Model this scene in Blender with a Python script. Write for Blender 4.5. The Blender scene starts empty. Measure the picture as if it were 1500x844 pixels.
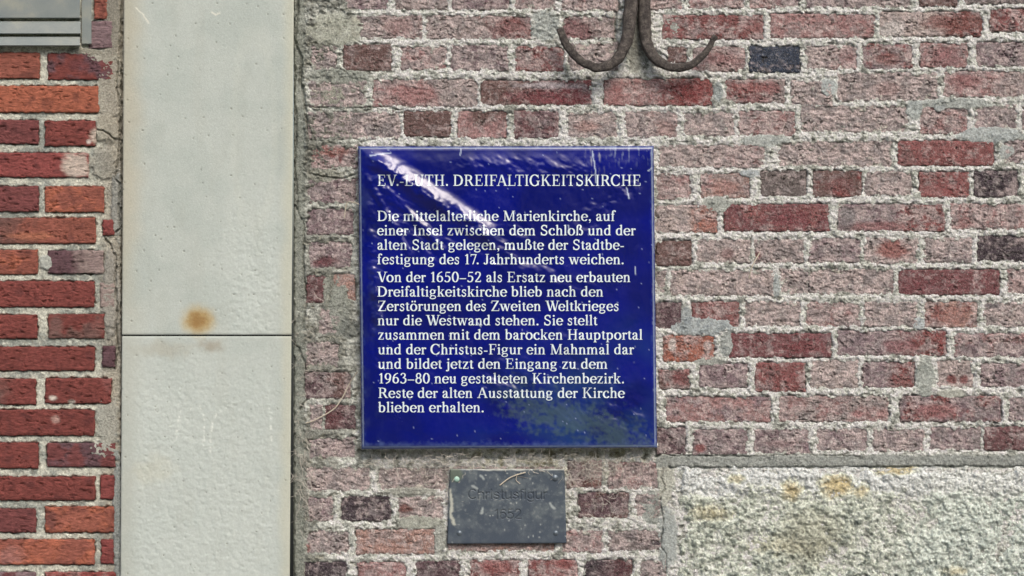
import bpy, math, random
import numpy as np
random.seed(7)
C = bpy.context.scene.collection
SC = bpy.context.scene
S = 0.0014          # metres per photograph pixel on the wall plane
H0 = 1.75           # height of the middle of the view above the pavement
D = 4.2             # camera distance from the wall plane
# ------------------------------------------------------------------ camera, sky, sun
cam_d = bpy.data.cameras.new('camera'); cam = bpy.data.objects.new('camera', cam_d); C.objects.link(cam)
cam.location = (0, -D, H0); cam.rotation_euler = (math.pi/2, 0, 0)
cam_d.sensor_width = 36; cam_d.lens = 36*D/(1500*S); cam_d.clip_end = 500
SC.camera = cam
SUN_EL, SUN_AZ = math.radians(46), math.radians(22)      # azimuth measured from straight in front of the wall towards the right
w = bpy.data.worlds.new('World'); SC.world = w; w.use_nodes = True
nt = w.node_tree
sky = nt.nodes.new('ShaderNodeTexSky'); sky.sky_type = 'NISHITA'; sky.sun_disc = False
sky.sun_elevation = SUN_EL; sky.sun_rotation = math.pi - SUN_AZ
sky.dust_density = 4.0; sky.air_density = 1.0; sky.ozone_density = 1.0
nt.links.new(sky.outputs[0], nt.nodes['Background'].inputs[0]); nt.nodes['Background'].inputs[1].default_value = 0.1
ld = bpy.data.lights.new('sun', 'SUN'); ld.energy = 1.5; ld.angle = math.radians(25); ld.color = (1, .91, .79)
sun = bpy.data.objects.new('sun', ld); C.objects.link(sun)
from mathutils import Vector
Ldir = Vector((math.cos(SUN_EL)*math.sin(SUN_AZ), -math.cos(SUN_EL)*math.cos(SUN_AZ), math.sin(SUN_EL)))
sun.rotation_euler = Ldir.to_track_quat('Z', 'Y').to_euler(); sun.location = (3, -6, 7)
SC.view_settings.view_transform = 'Standard'; SC.view_settings.look = 'None'
SC.view_settings.exposure = 0.86; SC.view_settings.gamma = 1

# ------------------------------------------------------------------ helpers
def lin(c, k=1.0):
    c = np.asarray(c, float)/255.0
    return np.where(c <= .04045, c/12.92, ((c+.055)/1.055)**2.4)*k
def P(px, py, d):
    """photograph pixel + metres in front of the wall plane -> world"""
    f = (D-d)/D
    return np.stack([(np.asarray(px, float)-750)*S*f, -np.asarray(d, float)+0*np.asarray(px, float), H0+(422-np.asarray(py, float))*S*f], -1)
def sstep(a, b, x):
    t = np.clip((x-a)/(b-a), 0, 1); return t*t*(3-2*t)
def _h(ix, iy, s):
    n = (ix.astype(np.int64)*374761393 + s*1442695041+12345) & 0xffffffff
    n = ((n ^ (n >> 15))*2246822519) & 0xffffffff
    n = (n + iy.astype(np.int64)*668265263) & 0xffffffff
    n = ((n ^ (n >> 15))*2246822519) & 0xffffffff
    n = ((n ^ (n >> 13))*1274126177) & 0xffffffff
    n = ((n ^ (n >> 16))*2654435761) & 0xffffffff
    return ((n ^ (n >> 15)) & 0xffffff)/float(0xffffff)
def vn(x, y, s=0):
    """gradient noise, about -1..1"""
    x0 = np.floor(x); y0 = np.floor(y); fx = x-x0; fy = y-y0
    u = fx*fx*fx*(fx*(fx*6-15)+10); v = fy*fy*fy*(fy*(fy*6-15)+10)
    def g(ix, iy, dx, dy):
        a = _h(ix, iy, s)*2*np.pi; return np.cos(a)*dx+np.sin(a)*dy
    n00 = g(x0, y0, fx, fy); n10 = g(x0+1, y0, fx-1, fy); n01 = g(x0, y0+1, fx, fy-1); n11 = g(x0+1, y0+1, fx-1, fy-1)
    return ((n00*(1-u)+n10*u)*(1-v)+(n01*(1-u)+n11*u)*v)*1.5
def fbm(x, y, sc, o=4, s=0, g=.55, ax=1, ay=1):
    r = 0; a = 1; t = 0; x = x*ax/sc; y = y*ay/sc
    for i in range(o):
        r = r+a*vn(x, y, s+i*17); t += a; a *= g; x = x*2.03+5.1; y = y*2.03+9.7
    return r/t*1.4
def cell(x, y, sc, s=0):
    x = x/sc; y = y/sc; x0 = np.floor(x); y0 = np.floor(y); m = np.full(np.shape(x), 9.); m2 = m.copy(); idv = np.zeros(np.shape(x))
    for i in (-1, 0, 1):
        for j in (-1, 0, 1):
            cx = x0+i; cy = y0+j
            d = np.hypot(cx+_h(cx, cy, s)-x, cy+_h(cx, cy, s+7)-y)
            k = d < m; m2 = np.where(k, m, np.minimum(m2, d)); idv = np.where(k, _h(cx, cy, s+13), idv); m = np.where(k, d, m)
    return m, m2, idv
def mixc(a, b, t):
    t = np.asarray(t)[..., None]; return a*(1-t)+b*t

def mesh_np(name, co, faces, mat, parent=None, col=None, smooth=True, origin=None):
    co = np.asarray(co, float).reshape(-1, 3); faces = np.asarray(faces, np.int32)
    if origin is None: origin = co.mean(0)
    me = bpy.data.meshes.new(name)
    me.vertices.add(len(co)); me.vertices.foreach_set('co', (co-origin).astype(np.float32).ravel())
    n, k = faces.shape
    me.loops.add(n*k); me.loops.foreach_set('vertex_index', faces.ravel())
    me.polygons.add(n); me.polygons.foreach_set('loop_start', np.arange(0, n*k, k, dtype=np.int32))
    me.polygons.foreach_set('loop_total', np.full(n, k, np.int32))
    if smooth: me.polygons.foreach_set('use_smooth', np.ones(n, bool))
    me.update(calc_edges=True)
    if col is not None:
        a = me.color_attributes.new('col', 'FLOAT_COLOR', 'POINT')
        c4 = np.ones((len(co), 4), np.float32); c4[:, :3] = np.clip(col.reshape(-1, 3), 0, 1)
        a.data.foreach_set('color', c4.ravel())
    me.materials.append(mat)
    o = bpy.data.objects.new(name, me); C.objects.link(o)
    o.location = origin
    if parent is not None:
        o.parent = parent; o.location = Vector(origin)-parent.location
    return o
def grid_faces(ny, nx):
    i = np.arange(ny*nx).reshape(ny, nx)
    return np.stack([i[:-1, :-1], i[1:, :-1], i[1:, 1:], i[:-1, 1:]], -1).reshape(-1, 4)   # rows run downward: faces look at the camera
def sheet(name, X, Y, Z, mat, parent, col=None, skirt=0.03, origin=None):
    """height field X, Y in photo pixels, Z in metres in front of the wall; with a skirt going back so it has thickness"""
    Xp = np.pad(X, 1, 'edge'); Yp = np.pad(Y, 1, 'edge'); Zp = np.pad(Z, 1, 'edge')
    Zp[0] -= skirt; Zp[-1] -= skirt; Zp[1:-1, 0] -= skirt; Zp[1:-1, -1] -= skirt
    if col is not None: col = np.pad(col, ((1, 1), (1, 1), (0, 0)), 'edge')
    return mesh_np(name, P(Xp, Yp, Zp), grid_faces(*Xp.shape), mat, parent, col, origin=origin)
def empty(name, loc, label, cat, group=None):
    o = bpy.data.objects.new(name, None); C.objects.link(o); o.location = loc; o.empty_display_size = .1
    o['label'] = label; o['category'] = cat
    if group: o['group'] = group
    return o
def tag(o, label=None, cat=None, group=None, kind=None):
    if label: o['label'] = label
    if cat: o['category'] = cat
    if group: o['group'] = group
    if kind: o['kind'] = kind
    return o
def tube(path, rad, n=8, sq=0.0, close=True):
    """tube along world points; returns verts, quad faces"""
    p = np.asarray(path, float); m = len(p); rad = np.broadcast_to(rad, m)
    t = np.gradient(p, axis=0); t /= np.linalg.norm(t, axis=1)[:, None]
    up = np.array([0, -1., 0]); co = []
    for i in range(m):
        a = np.cross(t[i], up); la = np.linalg.norm(a)
        if la < 1e-3: a = np.cross(t[i], [1, 0, 0]); la = np.linalg.norm(a)
        a /= la; b = np.cross(a, t[i])
        for k in range(n):
            th = 2*np.pi*k/n+np.pi/n; r = rad[i]/(max(abs(np.cos(th)), abs(np.sin(th)))**sq)
            co.append(p[i]+a*np.cos(th)*r+b*np.sin(th)*r)
    f = []
    for i in range(m-1):
        for k in range(n):
            f.append((i*n+k, i*n+(k+1) % n, (i+1)*n+(k+1) % n, (i+1)*n+k))
    if close:
        for e in (0, m-1):
            c = len(co); co.append(p[e])
            for k in range(n):
                a_, b_ = e*n+k, e*n+(k+1) % n
                f.append((c, b_, a_, a_) if e == 0 else (c, a_, b_, b_))
    return co, f
def tri_fix(f):
    return f
def spline(pts, per=8):
    p = np.asarray(pts, float); q = np.vstack([2*p[0]-p[1], p, 2*p[-1]-p[-2]]); out = []
    for i in range(1, len(q)-2):
        for k in range(per):
            t = k/per
            out.append(.5*((2*q[i])+(-q[i-1]+q[i+1])*t+(2*q[i-1]-5*q[i]+4*q[i+1]-q[i+2])*t*t+(-q[i-1]+3*q[i]-3*q[i+1]+q[i+2])*t**3))
    out.append(p[-1]); return np.array(out)
def pymesh(name, co, faces, mat, parent=None, smooth=False, origin=None):
    co = np.asarray(co, float)
    if origin is None: origin = co.mean(0)
    me = bpy.data.meshes.new(name)
    ff = []
    for f in faces:
        g = []
        for i in f:
            if int(i) not in g: g.append(int(i))
        ff.append(g)
    me.from_pydata([tuple(v) for v in (co-origin)], [], ff); me.update()
    if smooth: me.polygons.foreach_set('use_smooth', np.ones(len(me.polygons), bool))
    me.materials.append(mat)
    o = bpy.data.objects.new(name, me); C.objects.link(o); o.location = origin
    if parent is not None: o.parent = parent; o.location = Vector(origin)-parent.location
    return o

# ------------------------------------------------------------------ materials
def new_mat(name, rough=.9, spec=.3):
    m = bpy.data.materials.new(name); m.use_nodes = True
    b = m.node_tree.nodes['Principled BSDF']; b.inputs['Roughness'].default_value = rough
    b.inputs['Specular IOR Level'].default_value = spec
    return m, m.node_tree, b
def N(nt, t, **kw):
    n = nt.nodes.new(t)
    for k, v in kw.items(): setattr(n, k, v)
    return n
def noise(nt, pos, scale, detail=4, rough=.6, stretch=None):
    n = N(nt, 'ShaderNodeTexNoise'); n.inputs['Scale'].default_value = scale; n.inputs['Detail'].default_value = detail; n.inputs['Roughness'].default_value = rough
    if stretch:
        mp = N(nt, 'ShaderNodeMapping'); mp.inputs['Scale'].default_value = stretch; nt.links.new(pos, mp.inputs[0]); nt.links.new(mp.outputs[0], n.inputs['Vector'])
    else: nt.links.new(pos, n.inputs['Vector'])
    return n.outputs['Fac']
def ramp(nt, fac, stops):
    r = N(nt, 'ShaderNodeValToRGB'); e = r.color_ramp.elements
    while len(e) < len(stops): e.new(.5)
    for el, (p, c) in zip(e, stops): el.position = p; el.color = (c, c, c, 1) if not hasattr(c, '__len__') else tuple(c)+(1,)
    nt.links.new(fac, r.inputs[0]); return r.outputs[0]
def mixn(nt, a, b, fac, mode='MIX'):
    m = N(nt, 'ShaderNodeMix', data_type='RGBA', blend_type=mode)
    for s, v in ((m.inputs[0], fac), (m.inputs[6], a), (m.inputs[7], b)):
        if hasattr(v, 'is_output') or isinstance(v, bpy.types.NodeSocket): nt.links.new(v, s)
        else: s.default_value = v
    return m.outputs[2]
def bump(nt, b, height, strength, dist, prev=None):
    bp = N(nt, 'ShaderNodeBump'); bp.inputs['Strength'].default_value = strength; bp.inputs['Distance'].default_value = dist
    nt.links.new(height, bp.inputs['Height'])
    if prev: nt.links.new(prev, bp.inputs['Normal'])
    nt.links.new(bp.outputs[0], b.inputs['Normal']); return bp.outputs[0]
def attr_mat(name, speck_scale, dark, light, bump_d, rough=.92, spec=.2, light_col=(.55, .53, .49), dark_col=(.03, .025, .025), stretch=None, fine=900, contrast=(.7, 1.25)):
    m, nt, b = new_mat(name, rough, spec)
    at = N(nt, 'ShaderNodeVertexColor', layer_name='col'); geo = N(nt, 'ShaderNodeNewGeometry'); pos = geo.outputs['Position']
    n1 = noise(nt, pos, speck_scale, 5, .7, stretch); n2 = noise(nt, pos, fine, 3, .7); n3 = noise(nt, pos, speck_scale*2.3, 4, .65, stretch)
    v = ramp(nt, n1, [(.37, contrast[0]), (.63, contrast[1])])
    c = mixn(nt, at.outputs[0], v, 1.0, 'MULTIPLY')
    c = mixn(nt, c, tuple(light_col)+(1,), ramp(nt, n3, [(.57-.05*light, 0), (.68, min(1, light))]))
    c = mixn(nt, c, tuple(dark_col)+(1,), ramp(nt, n2, [(.32, min(1, dark)), (.43, 0)]))
    nt.links.new(c, b.inputs['Base Color'])
    p = bump(nt, b, n1, 1, bump_d*1.5); p = bump(nt, b, n2, 1, bump_d*.6, p)
    return m
M_brick_old = attr_mat('weathered_brick', 300, .5, .6, .0042, light_col=(.62, .59, .55), contrast=(.55, 1.45))
M_brick_new = attr_mat('red_brick', 200, .7, .12, .0034, stretch=(.45, 1, 1.3), light_col=(.33, .21, .16), contrast=(.72, 1.22))
M_mortar_old = attr_mat('lime_mortar', 300, .5, .6, .0042, light_col=(.84, .86, .83), contrast=(.62, 1.3))
M_mortar_new = attr_mat('cement_mortar', 240, .5, .4, .0030, light_col=(.62, .64, .6), contrast=(.68, 1.3))
M_rubble = attr_mat('rough_stone', 200, .5, .55, .0045, light_col=(.84, .86, .80), contrast=(.6, 1.4))
M_pillar = attr_mat('pale_sandstone', 300, .06, .05, .00035, rough=.75, light_col=(.5, .53, .51), dark_col=(.16, .16, .15), contrast=(.955, 1.04), fine=600)

# ------------------------------------------------------------------ colours (as albedo, from sRGB)
COL = {k: lin(v) for k, v in dict(
    R=(150, 60, 56), C=(134, 52, 60), O=(176, 94, 64), o=(158, 78, 56), B=(118, 84, 78), P=(104, 74, 82), D=(72, 58, 68), K=(50, 64, 86),
    S=(172, 122, 118), G=(158, 140, 134), M=(112, 54, 60), W=(184, 164, 154), N=(112, 100, 96), V=(138, 112, 118), T=(186, 138, 120), r=(136, 56, 48)).items()}
def desat(c, k): return c*(1-k)+np.dot(c, [.3, .5, .2])*k
COL = {k: desat(v, .24 if k in 'RCMro' else .12) for k, v in COL.items()}
# x0 x1 y0 y1 colour second-colour(side) lime roughness
RB = """505 569 -24 14 V.l .5|579 655 -24 15 G.r .6|662 746 -24 15 VPr .5|754 815 -24 15 S.r .7|822 905 -24 16 S.r .8|950 1000 -25 15 S. .8|1008 1090 -25 14 S. .6|1096 1175 -25 13 SVr .6|1180 1340 -28 12 VGr .7|1346 1402 -30 10 B. .3|1412 1560 -30 6 N. .4
510 619 22 57 GSr .7|624 778 22 58 GRr .6|822 900 24 58 MGr .6|970 1118 22 58 R. .35|1128 1281 20 56 S. .35|1288 1439 17 54 WrR .4|1450 1600 13 47 R.. .4
456 494 66 104 N. .9|503 574 65 104 B. .2|585 655 67 103 S. .7|660 745 66 104 V. .6|755 826 68 105 R. .5|832 905 62 104 W. .9|978 1006 68 92 B. .2|1012 1092 68 105 S. .6|1097 1172 68 107 K. 0|1178 1256 66 103 GSr .7|1262 1337 64 102 VR. .5|1347 1418 63 99 S. .4|1430 1502 62 98 V. .5|1510 1580 62 98 S. .5
452 538 117 157 N. .9|546 700 116 157 SGr .6|704 867 118 154 BCr .25|884 1044 115 155 SRr .3|1062 1150 116 152 RGr .5|1158 1220 118 156 W. .9|1225 1375 106 149 G. .8|1382 1545 104 143 SGr .6
452 588 163 204 N. .9|591 661 163 201 B. .1|670 743 163 203 SB. .2|752 819 162 203 MP. .3|832 905 164 204 W. .7|915 993 163 202 GSr .7|1000 1076 164 201 G. .8|1081 1165 162 200 S. .6|1172 1330 153 195 G. .85|1346 1417 156 197 S. .6|1427 1490 153 192 VG. .7|1497 1570 155 190 G. .6
456 523 212 248 RPr .6|965 1120 212 246 WSr .7|1140 1309 205 246 W. .95|1315 1456 206 243 R. .1|1468 1600 204 240 V. .7
450 523 262 298 V. .5|960 1012 254 293 S. .6|1026 1098 254 290 TS. .5|1113 1181 250 288 N. .15|1191 1262 250 289 BR. .15|1266 1338 250 287 G. .7|1346 1420 252 290 R.. .3|1426 1492 250 289 D. .3|1500 1570 250 287 G. .6
449 518 306 344 V. .4|960 1051 300 341 WOr .5|1060 1214 299 339 CR. .1|1227 1384 299 339 VRr .5|1392 1545 298 337 S. .6
452 516 353 393 V. .5|960 1013 353 390 B. .1|1020 1099 350 386 W. .7|1104 1178 350 386 N. .7|1184 1261 348 385 V. .6|1265 1345 348 387 W. .8|1352 1424 348 385 GV. .8|1431 1505 345 383 D. .2|1513 1590 345 383 S. .4
449 479 403 444 M. .1|488 521 402 440 T. .3|960 976 396 430 N. .7|981 1133 395 434 W. .7|1142 1311 393 432 W. .95|1316 1464 395 432 C. .15|1474 1620 393 431 S. .7
465 500 452 490 G. .8|960 999 443 482 P. .2|1013 1083 441 479 RS. .25|1090 1174 441 479 W. .7|1180 1262 442 479 S. .7|1266 1344 442 479 WG. .8|1354 1432 442 480 TR. .4|1440 1512 442 480 W. .8|1520 1590 440 478 S. .5
448 498 500 538 G. .8|971 1046 491 530 O. .35|1068 1218 488 524 C. .15|1226 1387 484 521 VRr .4|1397 1545 488 524 VS. .5
447 514 545 584 PBr .4|964 1010 541 570 BR. .4|1024 1095 533 568 V. .4|1106 1180 531 574 R.. .25|1187 1257 527 570 W. .7|1263 1340 530 568 VRr .4|1372 1426 528 568 W.. .6|1436 1510 532 567 V. .5|1518 1590 530 567 S. .5
453 473 593 632 N. .7|476 521 593 629 MPr .2|975 1129 581 618 SV. .3|1141 1302 580 618 SG. .5|1318 1466 580 618 VR. .4|1477 1620 582 617 V. .6
452 521 640 672 V. .7|962 1004 626 666 P. .4|1015 1095 629 666 V. .5|1104 1187 628 665 V. .6|1195 1272 627 662 V. .7|1278 1355 627 662 VG. .7|1361 1438 625 660 V. .6|1441 1515 625 660 M. .2|1523 1600 625 660 V. .6
448 544 683 720 W. .9|552 658 683 719 W. .9|664 744 683 719 W. .8|752 826 683 719 S. .8|830 882 674 716 BSr .6|890 965 676 717 S. .7
450 488 728 764 VG. .6|500 573 727 764 D. .3|582 650 727 764 W. .8|663 738 728 764 S. .5|745 822 728 764 S. .5|847 921 721 759 PB. .25|930 968 722 759 N. .8
448 512 776 812 G. .8|521 637 775 812 T. .4|655 812 776 808 T. .5|820 884 776 810 S. .7|890 968 776 808 ND. .6
446 508 823 859 D. .2|524 594 823 859 S. .4|608 674 821 859 P. .2|688 762 820 858 R. .5|774 846 820 858 RSr .4|856 926 820 857 DMr .15|936 976 820 858 N. .8"""
LB = """138 157 -22 28 o. .05|130 165 31 71 V. .3
-92 58 77 115 o. .0|70 166 78 117 rP. .1
-100 145 126 165 O. .0
-96 57 176 211 M. .0|66 141 177 214 r. .1
-98 130 224 260 R.. .0
-96 57 273 310 M. .0|66 153 273 311 oO. .0
-100 140 319 357 oBl .0|150 167 322 345 R. .2
-98 56 366 402 oO. .0|70 152 367 401 PGr .1
-100 139 412 450 r. .0|147 168 414 450 G. .7
-96 55 461 496 r. .0|71 153 460 496 rB. .1
-100 139 508 543 r. .0|150 169 507 538 P. .1
-98 53 555 593 BrR .0|66 163 554 591 r. .0
-100 139 600 638 r. .0
-98 57 648 686 r. .0|69 169 649 684 MP. .05
-102 140 698 733 r. .0|147 169 696 731 R. .0
-98 53 745 780 M. .0|66 169 742 780 oO. .0
-100 139 790 827 oO. .0|148 167 790 826 R. .0
-98 53 838 876 VM. .0|66 169 838 876 RS. .0"""
def parse(txt):
    out = []
    for ln in txt.strip().split('\n'):
        for t in ln.split('|'):
            a = t.split(); cc = (a[4]+'...')[:3]
            out.append(dict(x0=float(a[0]), x1=float(a[1]), y0=float(a[2]), y1=float(a[3]), c=cc[0], c2=cc[1], side=cc[2], eff=float(a[5])))
    return out
bricks_R = parse(RB); bricks_L = parse(LB)
COL['m'] = desat(lin((132, 64, 64)), .2)
for b_ in bricks_L: b_['c'] = 'm' if b_['c'] == 'M' else b_['c']
# the wall goes on outside the picture in the same bond
def extend(rows, xa, xb, pal, shift=0, L=152, Hd=75, gap=9):
    out = []
    for i, (y0, y1) in enumerate(rows):
        x = xa-random.uniform(0, 30)-(60 if (i+shift) % 2 else 0); ln = (i+shift) % 2
        while x < xb-20:
            wdt = (L if ln else Hd)+random.uniform(-4, 4)
            a, b = max(x, xa), min(x+wdt, xb)
            if b-a > 12: out.append(dict(x0=a, x1=b, y0=y0+random.uniform(-1, 1), y1=y1+random.uniform(-1, 1), c=random.choice(pal), c2='.', side='.', eff=random.uniform(.2, .8)))
            x += wdt+gap
    return out
palR = 'SGVWRSGCBVWN'; palL = 'rroMoRrO'
rowsR = [(y, y+37) for y in (-24, 18, 62, 107, 154, 204, 250, 299, 346, 394, 441, 486, 531, 581, 626)]
outer_R = extend([(-71-47*k, -34-47*k) for k in range(6)], 452, 1990, palR)
def right_ext():
    o = []
    for i, (y0, y1) in enumerate(rowsR):
        mx = max(b['x1'] for b in bricks_R if abs(b['y0']-y0) < 22)
        o += extend([(y0, y1)], mx+9, 1990, palR, i)
    return o
outer_R += right_ext()
outer_R += extend([(y, y+37) for y in (674, 721, 768, 815, 862, 909)], 1660, 1990, palR)
outer_R += extend([(868+47*k, 905+47*k) for k in range(1)], 446, 980, palR)+extend([(915+47*k, 952+47*k) for k in range(6)], 446, 1990, palR)
outer_L = extend([(77+46.8*k, 114+46.8*k) for k in range(17)], -600, -112, palL)
outer_L += extend([(-30-47*k, 7-47*k) for k in range(6)], -600, -115, palL)+extend([(-63-47*k, -28-47*k) for k in range(5)], -110, 168, palL)
outer_L += extend([(31, 70)], -600, -115, palL)+extend([(886+47*k, 922+47*k) for k in range(7)], -600, 168, palL)

# patches of colour that belong to the surface: x y rx ry sRGB strength
BLOT = [(800, 126, 50, 6, (196, 190, 194), .7), (725, 100, 14, 8, (190, 180, 176), .4), (1330, 230, 10, 14, (120, 96, 92), .5), (1250, 30, 20, 10, (150, 84, 82), .5), (1105, 40, 20, 8, (172, 110, 104), .5), (850, 45, 28, 16, (134, 66, 70), .8), (1400, 34, 45, 14, (138, 66, 56), .9), (1310, 44, 20, 14, (205, 200, 192), .7),
 (745, 40, 26, 14, (132, 60, 58), .8), (580, 40, 25, 14, (165, 115, 110), .6), (605, 140, 40, 16, (176, 104, 100), .8), (795, 142, 60, 12, (136, 42, 56), .8),
 (1010, 134, 32, 18, (150, 44, 44), .9), (900, 140, 14, 14, (170, 92, 88), .7), (1100, 128, 34, 8, (160, 70, 66), .8), (1108, 146, 26, 7, (150, 70, 72), .7),
 (1130, 130, 14, 12, (150, 66, 66), .8), (1415, 120, 28, 10, (158, 76, 76), .7), (1300, 130, 20, 10, (176, 128, 122), .6), (1300, 86, 22, 10, (150, 76, 66), .7),
 (1380, 84, 30, 14, (160, 88, 92), .7), (1240, 82, 14, 12, (166, 118, 118), .6), (480, 222, 34, 7, (162, 92, 76), .7), (800, 180, 10, 6, (140, 130, 132), .6),
 (860, 186, 20, 10, (176, 112, 98), .6), (975, 190, 14, 14, (170, 122, 112), .6), (775, 84, 6, 10, (190, 180, 176), .7), (800, 80, 8, 8, (190, 170, 165), .6), (1062, 88, 26, 14, (158, 84, 84), .6),
 (1060, 274, 26, 10, (178, 110, 96), .7), (1042, 332, 18, 12, (184, 108, 84), .8), (1230, 272, 22, 12, (136, 70, 68), .7), (1380, 280, 30, 12, (156, 58, 56), .7),
 (1290, 332, 50, 8, (166, 84, 82), .7), (1415, 325, 14, 10, (172, 96, 92), .6), (1165, 320, 40, 14, (140, 48, 58), .6), (1240, 320, 12, 16, (126, 124, 124), .7),
 (1308, 366, 24, 16, (164, 82, 70), .95), (1065, 372, 12, 8, (140, 76, 72), .6), (1110, 375, 5, 6, (150, 70, 66), .7), (480, 383, 14, 10, (112, 42, 54), .95), (463, 386, 6, 5, (130, 60, 60), .6),
 (1340, 420, 40, 14, (130, 44, 56), .6), (1490, 420, 14, 10, (180, 140, 132), .6), (1390, 462, 30, 14, (172, 100, 84), .7), (1452, 448, 12, 4, (62, 70, 82), .8), (1178, 508, 30, 10, (138, 44, 50), .7),
 (1320, 508, 24, 10, (156, 80, 84), .7), (1235, 495, 30, 12, (140, 120, 126), .5), (1320, 558, 18, 12, (150, 74, 68), .8), (1394, 556, 7, 7, (140, 46, 44), .95), (1412, 556, 6, 6, (146, 60, 58), .9),
 (1140, 550, 26, 12, (140, 62, 62), .6), (996, 554, 14, 12, (148, 72, 72), .8), (1372, 602, 34, 12, (168, 86, 82), .8), (1256, 606, 10, 5, (176, 100, 98), .8), (1292, 606, 8, 6, (176, 110, 104), .7),
 (1026, 656, 10, 6, (160, 70, 66), .95), (1145, 650, 30, 6, (150, 106, 108), .6), (1285, 740, 1, 1, (150, 74, 60), .1), (594, 745, 12, 7, (128, 62, 48), .95), (868, 707, 12, 6, (142, 82, 66), .8),
 (451, 803, 4, 8, (140, 66, 48), .9), (725, 832, 22, 12, (158, 64, 60), .85), (825, 826, 18, 8, (156, 58, 54), .9), (900, 835, 24, 14, (96, 58, 66), .6), (985, 505, 6, 10, (214, 208, 196), .8), (1036, 510, 6, 10, (206, 200, 194), .6),
 (492, 610, 14, 14, (112, 44, 56), .9), (745, 610, 1, 1, (0, 0, 0), 0), (470, 850, 1, 1, (0, 0, 0), 0),
 # left wall
 (112, 242, 24, 18, (212, 200, 184), .85), (140, 200, 10, 12, (206, 196, 178), .8), (132, 95, 30, 12, (110, 62, 72), .5), (50, 345, 40, 6, (196, 112, 70), .7), (20, 815, 26, 14, (180, 116, 106), .7),
 (120, 765, 40, 14, (184, 96, 68), .6), (145, 478, 12, 14, (150, 92, 84), .5), (82, 478, 10, 16, (126, 98, 92), .7), (60, 810, 34, 14, (182, 92, 58), .7), (145, 384, 16, 16, (150, 126, 124), .8),
 (82, 614, 7, 7, (198, 160, 148), .8), (78, 583, 6, 4, (222, 214, 200), .9), (105, 589, 5, 3, (222, 214, 200), .9), (75, 760, 7, 16, (120, 66, 62), .7), (160, 560, 10, 16, (150, 84, 80), .6), (130, 208, 4, 4, (220, 210, 200), .8)]
# smooth cement patches laid over bricks and joints: x y rx ry height(mm) sRGB
PATCH = [(492, 44, 42, 22, 5, (168, 172, 158)), (495, 112, 45, 12, 1, (140, 146, 138)), (488, 140, 14, 14, 2, (158, 160, 146)), (985, 40, 14, 24, 1, (150, 156, 152)), (800, 38, 20, 22, 0, (150, 158, 158)), (1052, 136, 7, 16, 2, (140, 152, 158)),
 (1214, 128, 12, 13, 4, (166, 176, 180)), (1340, 160, 13, 14, 4, (158, 168, 170)), (1400, 152, 50, 8, 3, (150, 158, 158)), (1376, 160, 8, 6, 5, (174, 182, 184)), (1450, 198, 48, 13, 3, (158, 168, 172)), (1475, 222, 14, 10, 3, (160, 168, 170)),
 (1120, 206, 34, 9, 3, (156, 164, 164)), (1098, 254, 14, 6, 4, (158, 168, 176)), (1050, 300, 22, 12, 2, (154, 160, 156)), (1355, 552, 14, 30, 4, (148, 156, 152)), (1395, 577, 22, 7, 3, (158, 160, 150)), (1346, 474, 9, 9, 3, (178, 188, 196)),
 (1030, 478, 46, 14, 3, (146, 158, 166)), (1005, 462, 8, 14, 3, (140, 150, 158)), (1064, 505, 10, 20, 2, (140, 148, 150)), (1040, 530, 24, 7, 2, (148, 152, 148)), (1138, 420, 5, 18, 3, (158, 168, 172)), (1345, 430, 1, 1, 0, (150, 150, 150)),
 (498, 450, 16, 42, 3, (150, 156, 148)), (478, 425, 6, 26, 2, (156, 160, 150)), (510, 480, 14, 14, 1, (110, 116, 112)), (475, 258, 30, 10, 2, (150, 152, 140)), (600, 720, 40, 6, 1, (144, 146, 138)), (615, 765, 34, 10, 4, (158, 162, 150)),
 (645, 790, 10, 22, 3, (158, 162, 156)), (955, 745, 16, 22, -1, (128, 136, 134)), (975, 700, 12, 40, 5, (176, 178, 166)), (978, 790, 14, 44, 5, (150, 160, 162)), (440, 200, 8, 40, 4, (140, 150, 150)), (440, 260, 10, 20, 4, (146, 150, 144)),
 (434, 545, 8, 45, 5, (126, 134, 132)), (930, 60, 18, 45, 2, (142, 142, 134)), (720, 820, 1, 1, 0, (150, 150, 150)), (946, 530, 1, 1, 0, (150, 150, 150)), (1155, 95, 1, 1, 0, (0, 0, 0)),
 # left wall
 (160, 130, 18, 60, 2, (158, 154, 142)), (150, 240, 20, 22, 3, (150, 148, 138)), (158, 188, 20, 20, 4, (164, 160, 146)), (68, 385, 10, 12, 4, (168, 174, 170)), (163, 430, 14, 60, 2, (150, 148, 142)), (158, 620, 18, 40, 2, (160, 162, 154)), (150, 660, 20, 12, 3, (166, 168, 160)),
 (172, 300, 10, 50, 3, (140, 144, 142)), (62, 350, 1, 1, 0, (0, 0, 0)), (150, 84, 24, 8, 3, (160, 158, 146)), (165, 20, 12, 60, 1, (130, 128, 118)), (173, 760, 7, 110, 3, (134, 144, 146)), (120, 76, 30, 5, 1, (120, 116, 104))]
BANDS = [(960, 1700, 667, 685, 4, (138, 144, 142)), (430, 446, -360, 1200, 1, (136, 142, 134))]
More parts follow.
